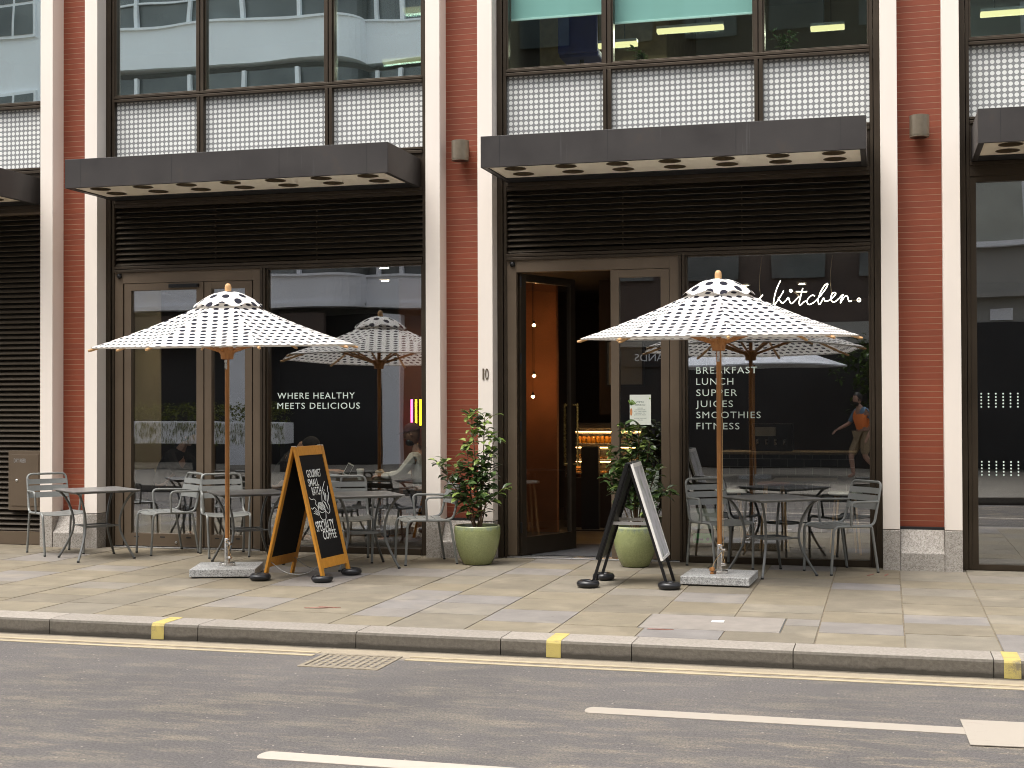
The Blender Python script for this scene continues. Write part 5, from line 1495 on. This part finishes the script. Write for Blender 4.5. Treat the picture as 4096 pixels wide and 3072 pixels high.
t, hm = person('person in black hunched over a table behind the glazed doors', (0.90, 1.10, 0), R(0), J, B, (Vector((0.375, 0, 1.215)), 0.0, R(40)), 'skin_b',
               [('jacket', 'cloth_black', top, 0.018), ('trousers', 'cloth_navy', legs, 0.012)])
hair_part(t, hm, 'hair', True)
J, B, top, legs = seated(0.95, [(0.46, 0.25, 0.80), (0.70, 0.14, 0.82)], [(0.46, -0.25, 0.80), (0.72, -0.12, 0.83)])
t, hm = person('person holding a phone at the cafe table, mostly hidden by the wooden chalkboard', (2.42, 1.0, 0), R(0), J, B, (Vector((0.42, 0, 1.10)), 0.0, R(55)), 'skin_b',
               [('jumper', 'cloth_black', [b for b in top if b[1][:2] != 'wr'], 0.014), ('trousers', 'cloth_navy', legs, 0.012)])
hair_part(t, hm, 'cloth_black')
t = thing('phone', 'white phone held over the cafe table beside the wooden chalkboard', 'phone', (3.375, 0.82, 0.86), R(0))
t.rotation_euler = (R(0), R(28), R(25))
MB().box(-0.035, 0.035, -0.004, 0.004, -0.07, 0.07).build('case', 'cup_white', t, bevel=0.003)
MB().box(-0.030, 0.030, -0.0055, -0.0042, -0.055, 0.055).build('screen', 'black_metal', t)

# worker in an orange vest walking on the far pavement (seen as a mirror image in the right window)
J = {'pel': ((0, 0, 0.96), (0.125, 0.105)), 'wai': ((0.02, 0, 1.12), (0.135, 0.105)), 'che': ((0.06, 0, 1.32), (0.155, 0.115)), 'nec': ((0.10, 0, 1.49), (0.06, 0.058)), 'hd': ((0.13, 0, 1.57), 0.05)}
B = [('pel', 'wai'), ('wai', 'che'), ('che', 'nec'), ('nec', 'hd')]
for s, nm, el, wr in ((1, 'L', (0.16, 0.27, 1.14), (0.40, 0.26, 1.04)), (-1, 'R', (-0.10, -0.27, 1.16), (0.05, -0.30, 0.95))):
    J['sh' + nm] = ((0.06, s * 0.19, 1.40), 0.062); B.append(('che', 'sh' + nm))
    J['el' + nm] = (el, 0.046); B.append(('sh' + nm, 'el' + nm))
    J['wr' + nm] = (wr, 0.030); B.append(('el' + nm, 'wr' + nm))
    d = Vector(wr) - Vector(el)
    hand_joints(J, B, 'wr' + nm, d, (0, -s, 0), (0.3, 0, -1), 'h' + nm, 0.7)
for s, nm, kn, an in ((1, 'L', (0.22, 0.10, 0.52), (0.16, 0.10, 0.10)), (-1, 'R', (0.02, -0.10, 0.50), (-0.28, -0.10, 0.20))):
    J['hi' + nm] = ((0.0, s * 0.09, 0.90), 0.092); B.append(('pel', 'hi' + nm))
    J['kn' + nm] = (kn, 0.062); B.append(('hi' + nm, 'kn' + nm))
    J['an' + nm] = (an, 0.042); B.append(('kn' + nm, 'an' + nm))
    J['to' + nm] = ((an[0] + 0.14, an[1], an[2] - 0.05), 0.038); B.append(('an' + nm, 'to' + nm))
t, hm = person('walking man in an orange vest and khaki shorts mirrored in the right window', (8.72, -14.95, 0), R(146), J, B, (Vector((0.15, 0, 1.645)), 0.0, R(8)), 'skin_b',
               [('shirt', 'cloth_blue', [('che', 'wai'), ('wai', 'pel'), ('che', 'nec'), ('che', 'shL'), ('shL', 'elL'), ('che', 'shR'), ('shR', 'elR')], 0.010),
                ('vest', 'vest_orange', [('che', 'wai'), ('wai', 'pel'), ('che', 'shL'), ('che', 'shR')], 0.036),
                ('shorts', 'cloth_khaki', [('pel', 'hiL'), ('hiL', 'knL'), ('pel', 'hiR'), ('hiR', 'knR')], 0.030)])
hair_part(t, hm, 'hair')
m = MB(); m.ball((0.045, 0, -0.085), 1.0, 2, (0.055, 0.062, 0.05)); m.build('beard', 'hair', t, True, mtx=hm)

# ------------------------------------------------------------------ office things behind the upper glass
def tube_light(x0, x1, y, z, lb):
    t = thing('strip_light', lb, 'ceiling light', (x0, y, z), group='strip lights in the first-floor office')
    MB().box(0, x1 - x0, -0.05, 0.05, 0, 0.045).build('diffuser', 'tube', t, bevel=0.008)
    ld = bpy.data.lights.new('strip_lamp', 'AREA'); ld.shape = 'RECTANGLE'; ld.size = x1 - x0; ld.size_y = 0.08; ld.energy = 28 * (x1 - x0) + 6; ld.color = (1.0, 0.86, 0.62)
    lo = bpy.data.objects.new('strip_lamp', ld); COL.objects.link(lo); lo.parent = t; lo.location = ((x1 - x0) / 2, 0, -0.01)
    MB().box(0, x1 - x0, -0.055, 0.055, 0.047, 0.075).build('housing', 'office_ceiling', t)
    MB().tube([(0.15, 0, 0.075), (0.15, 0, 7.15 - z)], 0.004, 6).tube([(x1 - x0 - 0.15, 0, 0.075), (x1 - x0 - 0.15, 0, 7.15 - z)], 0.004, 6).build('hanger', 'black_metal', t)
tube_light(3.62, 4.25, 2.0, 6.28, 'upper strip light behind the upstairs window left of the middle pier')
tube_light(3.36, 4.25, 2.0, 5.68, 'lower strip light behind the upstairs window left of the middle pier')
tube_light(5.99, 6.45, 2.0, 5.68, 'short strip light behind the first upstairs mullion over the open door')
tube_light(6.63, 7.40, 2.3, 5.88, 'strip light behind the middle upstairs pane over the neon window')
tube_light(8.36, 8.74, 2.6, 5.86, 'short strip light behind the upstairs pane near the right pier')
tube_light(10.20, 11.10, 2.4, 5.83, 'strip light behind the upstairs window at the right edge')
X0, X1, L, Rr = BAYS[1]
for x0, x1, z, lb in ((L + 0.01, X0 + 1.12, 5.60, 'teal roller blind half down in the first upstairs pane over the open door'), (X0 + 1.215, X0 + 2.64, 5.485, 'teal roller blind half down in the middle upstairs pane over the neon window')):
    t = thing('roller_blind', lb, 'blind', (x0, 0.36, z), group='roller blinds in the upstairs windows')
    MB().box(0, x1 - x0, 0, 0.004, 0.025, 1.62).build('fabric', 'blind', t)
    MB().box(0, x1 - x0, -0.006, 0.010, 0.0, 0.024).build('bottom_bar', 'white_board', t, bevel=0.003)
def leaf_plant(name, loc, lb, h, r, n, mat, seed, pot=True, cat='plant'):
    rg = random.Random(seed)
    t = thing(name, lb, cat, loc)
    if pot: MB().lathe([(0.05, 0), (0.07, 0.10), (0.062, 0.10), (0.055, 0.07)], 16).build('pot', 'render_grey', t, True)
    m, s = MB(), MB()
    for k in range(7):
        a = rg.uniform(0, 6.28); q = rg.uniform(0.2, 1.0)
        p = spline([(0, 0, 0.06), (r * 0.4 * q * math.cos(a), r * 0.4 * q * math.sin(a), h * 0.5), (r * q * math.cos(a), r * q * math.sin(a), h * rg.uniform(0.6, 1.0))], 4)
        s.tube(p, 0.003, 5)
        for _ in range(n // 7):
            c = p[rg.randint(2, len(p) - 1)]
            b = rg.uniform(0, 6.28)
            d = Vector((math.cos(b), math.sin(b), rg.uniform(-0.3, 0.8)))
            add_leaf(m, c, d, Vector((0, 0, 1)), rg.uniform(0.06, 0.11), rg.uniform(0.02, 0.04))
    s.build('stem', 'stem', t); m.build('foliage', mat, t)
leaf_plant('sill_plant', (6.72, 0.62, 5.05), 'small green plant on the sill of the middle upstairs pane', 0.22, 0.07, 60, 'leaf_tree', 3)
leaf_plant('sill_plant', (8.20, 0.62, 5.05), 'dark leafy plant on the sill of the upstairs pane near the right pier', 0.30, 0.16, 90, 'leaf_dark', 4)
t = tag(MB().box(8.35, 8.62, 0.50, 0.75, 5.05, 5.075).box(8.41, 8.60, 0.52, 0.72, 5.076, 5.11).build('paper_stack', 'white_board', bevel=0.002), 'stack of white papers on the upstairs sill near the right pier', 'papers')
t = tag(MB().lathe([(0.07, 5.05), (0.10, 5.20), (0.095, 5.20), (0.07, 5.08)], 20, 10.62, 0.75).build('waste_bin', 'white_board', smooth=True), 'white pot on the upstairs sill at the right edge', 'pot')
structure(MB().box(5.3, 13.8, 0.36, 0.9, 4.96, 5.05).build('office_sill', 'office_wall'))
t = thing('office_chair', 'blue office chair behind the upstairs pane over the open door', 'chair', (5.95, 1.1, 4.96))
MB().box(-0.22, 0.22, -0.03, 0.03, 0.45, 0.98).build('backrest', 'blue_cloth', t, bevel=0.02)
MB().box(-0.22, 0.22, 0.03, 0.45, 0.42, 0.5).build('seat', 'blue_cloth', t, bevel=0.02)
MB().tube([(0, 0.2, 0.05), (0, 0.2, 0.42)], 0.025, 8).build('column', 'black_metal', t)
MB().lathe([(0.25, 0.0), (0.25, 0.03), (0.05, 0.06)], 10, 0, 0.2).build('base', 'black_metal', t)

# ------------------------------------------------------------------ across the street (seen mirrored in the glass)
WB = thing('white_building', 'white rendered building with curved window bands mirrored in the left windows', 'building')
path = [(-34, -18.7)] + [(-12.3, -18.7)] + [(-4.6, -18.7)]
arc = [(-4.6 + 0.75 * math.sin(R(a)), -19.45 + 0.75 * math.cos(R(a))) for a in range(15, 91, 15)]
front = path + arc + [(-3.85, -19.6), (-0.9, -19.6)]
def band(name, pts, z0, z1, depth, mat, proud=0.0):
    m = MB()
    A = [m.b.verts.new((x, y + proud, z0)) for x, y in pts]; A2 = [m.b.verts.new((x, y + proud, z1)) for x, y in pts]
    for i in range(len(pts) - 1): m.b.faces.new((A[i], A[i + 1], A2[i + 1], A2[i]))
    C0 = [m.b.verts.new((x, y - depth, z0)) for x, y in pts]; C1 = [m.b.verts.new((x, y - depth, z1)) for x, y in pts]
    for i in range(len(pts) - 1):
        m.b.faces.new((A2[i], A2[i + 1], C1[i + 1], C1[i])); m.b.faces.new((A[i + 1], A[i], C0[i], C0[i + 1])); m.b.faces.new((C0[i + 1], C0[i], C1[i], C1[i + 1]))
    m.b.faces.new((A[0], A2[0], C1[0], C0[0])); m.b.faces.new((A[-1], C0[-1], C1[-1], A2[-1]))
    return m.build(name, mat, WB)
for zs in (4.95, 8.28, 11.60, 14.92):
    band('wall_band', front, zs - 1.10 + (0.25 if zs < 5 else 0), zs - 0.06, 0.5, 'render_white')
    band('sill_band', front, zs - 0.06, zs, 0.5, 'render_white', 0.07)
    if zs < 5: band('sill_band', front, zs - 0.90, zs - 0.78, 0.5, 'render_white', 0.07)
    band('window_strip', front, zs, zs + 2.0, 0.3, 'opp_glass', -0.16)
    m = MB()
    xs = [-11.6 + 1.55 * k for k in range(5)]
    for x in xs: m.box(x - 0.05, x + 0.05, -18.84, -18.72, zs, zs + 2.0)
    for x in (-3.55, -2.9, -2.0, -1.1): m.box(x - 0.05, x + 0.05, -19.74, -19.62, zs, zs + 2.0)
    m.box(-12.0, -4.6, -18.82, -18.76, zs + 0.62, zs + 0.67)
    m.build('window_bar', 'render_white', WB)
band('flat_wall', [(-34, -18.64), (-12.3, -18.64)], 0.2, 16, 0.4, 'render_white')
for zs in (4.95, 8.28, 11.6):
    f = MB().box(-14.4, -13.0, -18.66, -18.56, zs - 0.02, zs + 1.8).build('window', 'render_white', WB)
    MB().box(-14.33, -13.74, -18.555, -18.545, zs + 0.06, zs + 0.85).box(-13.66, -13.07, -18.555, -18.545, zs + 0.06, zs + 0.85).box(-14.33, -13.74, -18.555, -18.545, zs + 0.93, zs + 1.72).box(-13.66, -13.07, -18.555, -18.545, zs + 0.93, zs + 1.72).build('pane', 'opp_glass', f)
MB().box(-12.3, -0.9, -20.6, -19.9, 0, 3.9).build('shopfront', 'shop_dark', WB)
MB().box(-12.3, -4.7, -18.9, -18.75, 3.3, 3.9).build('fascia', 'brick_dark', WB)
m = MB()
for x in (-11.5, -7.2, -3.2, -1.4): m.box(x - 0.25, x + 0.25, -19.9, -18.9 if x < -4 else -19.6, 0, 3.9)
m.build('pillar', 'render_white', WB)
MB().box(-34, -0.9, -30, -20.6, 0, 16).build('core', 'render_grey', WB)
t = thing('dark_building', 'dark brick building opposite, mirrored faintly in the right window', 'building')
MB().box(-0.85, 10.4, -30, -20.0, 0, 13).build('wall', 'brick_dark', t)
m = MB()
for zs in (4.6, 7.8, 10.6):
    for k in range(5): m.box(0.2 + k * 2.1, 1.5 + k * 2.1, -19.99, -19.9, zs, zs + 1.7)
m.build('window', 'opp_glass', t)
MB().box(-0.85, 10.4, -20.0, -19.8, 3.0, 3.5).build('fascia', 'render_grey', t)
MB().box(-0.85, 10.4, -19.99, -19.92, 0.02, 2.9).build('shopfront', 'shop_dark', t)
lettering('sign_lettering', [('LANDS', 0, 0.86, 2.62, 0.20)], 'render_white', Matrix.Translation((4.02, -19.78, 0)) @ Matrix.Rotation(R(180), 4, 'Z') @ FACE, t, 0.02)
MB().box(2.6, 4.6, -19.86, -19.79, 2.48, 2.96).build('sign_board', 'black_matt', t)
t = thing('stone_building', 'grey stone building opposite, mirrored in the neighbouring shop window', 'building')
MB().box(10.45, 34, -30, -19.4, 0, 14).build('wall', 'render_grey', t)
f = MB()
for zs in (5.25, 8.5, 11.7):
    for k in range(7): f.box(10.75 + k * 3.6, 13.75 + k * 3.6, -19.39, -19.30, zs, zs + 2.2)
f.build('window', 'pale_glass', t)
f = MB()
for zs in (5.25, 8.5, 11.7):
    for k in range(7):
        x = 10.75 + k * 3.6
        f.box(x + 1.45, x + 1.65, -19.30, -19.22, zs, zs + 2.2).box(x + 1.65, x + 3.0, -19.30, -19.24, zs + 0.9, zs + 1.0).box(x - 0.1, x + 3.1, -19.39, -19.15, zs - 0.12, zs)
f.build('window_bar', 'render_white', t)
MB().box(10.45, 34, -19.4, -19.1, 3.95, 4.05).build('cornice', 'render_grey', t)
MB().box(11.5, 12.0, -19.4, -19.35, 3.45, 3.70).build('sign_box', 'render_white', t)
MB().box(10.45, 34, -19.39, -19.33, 0.05, 3.4).build('shopfront', 'shop_dark', t)
t = thing('far_parasol', 'plain pale parasol opposite, mirrored behind the dotted parasol', 'parasol', (6.5, -15.2, 0))
MB().lathe([(0.02, 2.95), (0.9, 2.68), (1.9, 2.36), (1.9, 2.33), (0.9, 2.64), (0.02, 2.91)], 8, cap=False).build('canopy', 'parasol_plain', t)
MB().lathe([(0.025, 0.0), (0.025, 2.93)], 12).build('pole', 'pole_wood', t, True)
MB().lathe([(0.35, 0.0), (0.35, 0.07), (0.04, 0.09)], 20).build('base', 'granite_grey', t, True)
def crown(name, loc, lb, cat, r, zc, n, mat, seed, trunk=True, sz=1.0, leaf=0.16):
    rg = random.Random(seed)
    t = thing(name, lb, cat, loc)
    if trunk:
        m = MB().tube([(0, 0, 0), (0.05, 0.02, zc * 0.5), (0.0, 0.0, zc)], [0.12, 0.09, 0.05], 10)
        for k in range(5):
            a = rg.uniform(0, 6.28)
            m.tube([(0.02, 0, zc * 0.55), (r * 0.35 * math.cos(a), r * 0.35 * math.sin(a), zc * 0.8), (r * 0.7 * math.cos(a), r * 0.7 * math.sin(a), zc + 0.1 * r)], [0.045, 0.03, 0.012], 7)
        m.build('trunk', 'stem', t, True)
    m = MB()
    cl = [(Vector((rg.gauss(0, 0.45), rg.gauss(0, 0.45), rg.gauss(0, 0.42))) * r, rg.uniform(0.25, 0.5) * r) for _ in range(14)]
    for _ in range(n):
        c, q = rg.choice(cl)
        d = Vector((rg.gauss(0, 1), rg.gauss(0, 1), rg.gauss(0, 1))).normalized()
        p = c + d * q * rg.random() ** 0.4
        p.z *= sz
        add_leaf(m, p + Vector((0, 0, zc)), Vector((rg.uniform(-1, 1), rg.uniform(-1, 1), rg.uniform(-.8, .4))), Vector((0, 0, 1)), leaf * rg.uniform(.7, 1.3), leaf * 0.5)
    m.build('crown', mat, t)
crown('street_tree', (8.95, -18.4, 0), 'green tree opposite, mirrored behind the walking worker', 'tree', 0.95, 2.3, 700, 'leaf_tree', 8)
crown('street_tree', (1.6, -18.6, 0), 'dark tree opposite, mirrored above the neon window', 'tree', 1.5, 4.2, 900, 'leaf_tree', 9)
for k, (x, lb) in enumerate(((-10.2, 'white planter of clipped box opposite, mirrored in the glazed doors'), (-7.9, 'white planter of clipped box opposite, mirrored behind the dotted parasol pole'), (-5.6, 'white planter of clipped box opposite, mirrored in the left shop window'))):
    t = thing('hedge_planter', lb, 'planter', (x, -16.2, 0), group='white hedge planters across the street')
    MB().box(-1.1, 1.1, -0.25, 0.25, 0.65, 1.15).build('trough', 'render_white', t, bevel=0.01)
    MB().box(-1.05, -0.95, -0.2, 0.2, 0, 0.65).box(0.95, 1.05, -0.2, 0.2, 0, 0.65).build('stand', 'black_metal', t)
    rg = random.Random(40 + k); m = MB()
    for _ in range(900):
        p = Vector((rg.uniform(-1.08, 1.08), rg.uniform(-0.25, 0.25), 1.12 + rg.random() ** 0.7 * rg.uniform(0.35, 0.5)))
        add_leaf(m, p, Vector((rg.uniform(-1, 1), rg.uniform(-1, 1), rg.uniform(-.2, 1))), Vector((0, 0, 1)), rg.uniform(0.05, 0.11), 0.04)
    for _ in range(420):
        p = Vector((rg.uniform(-1.08, 1.08), 0.265, 1.15 - rg.random() ** 1.6 * 0.45))
        add_leaf(m, p, Vector((rg.uniform(-.25, .25), 0.2, -1)), Vector((0, 1, 0.1)), rg.uniform(0.08, 0.16), 0.012)
    m.build('foliage', 'leaf_box', t)
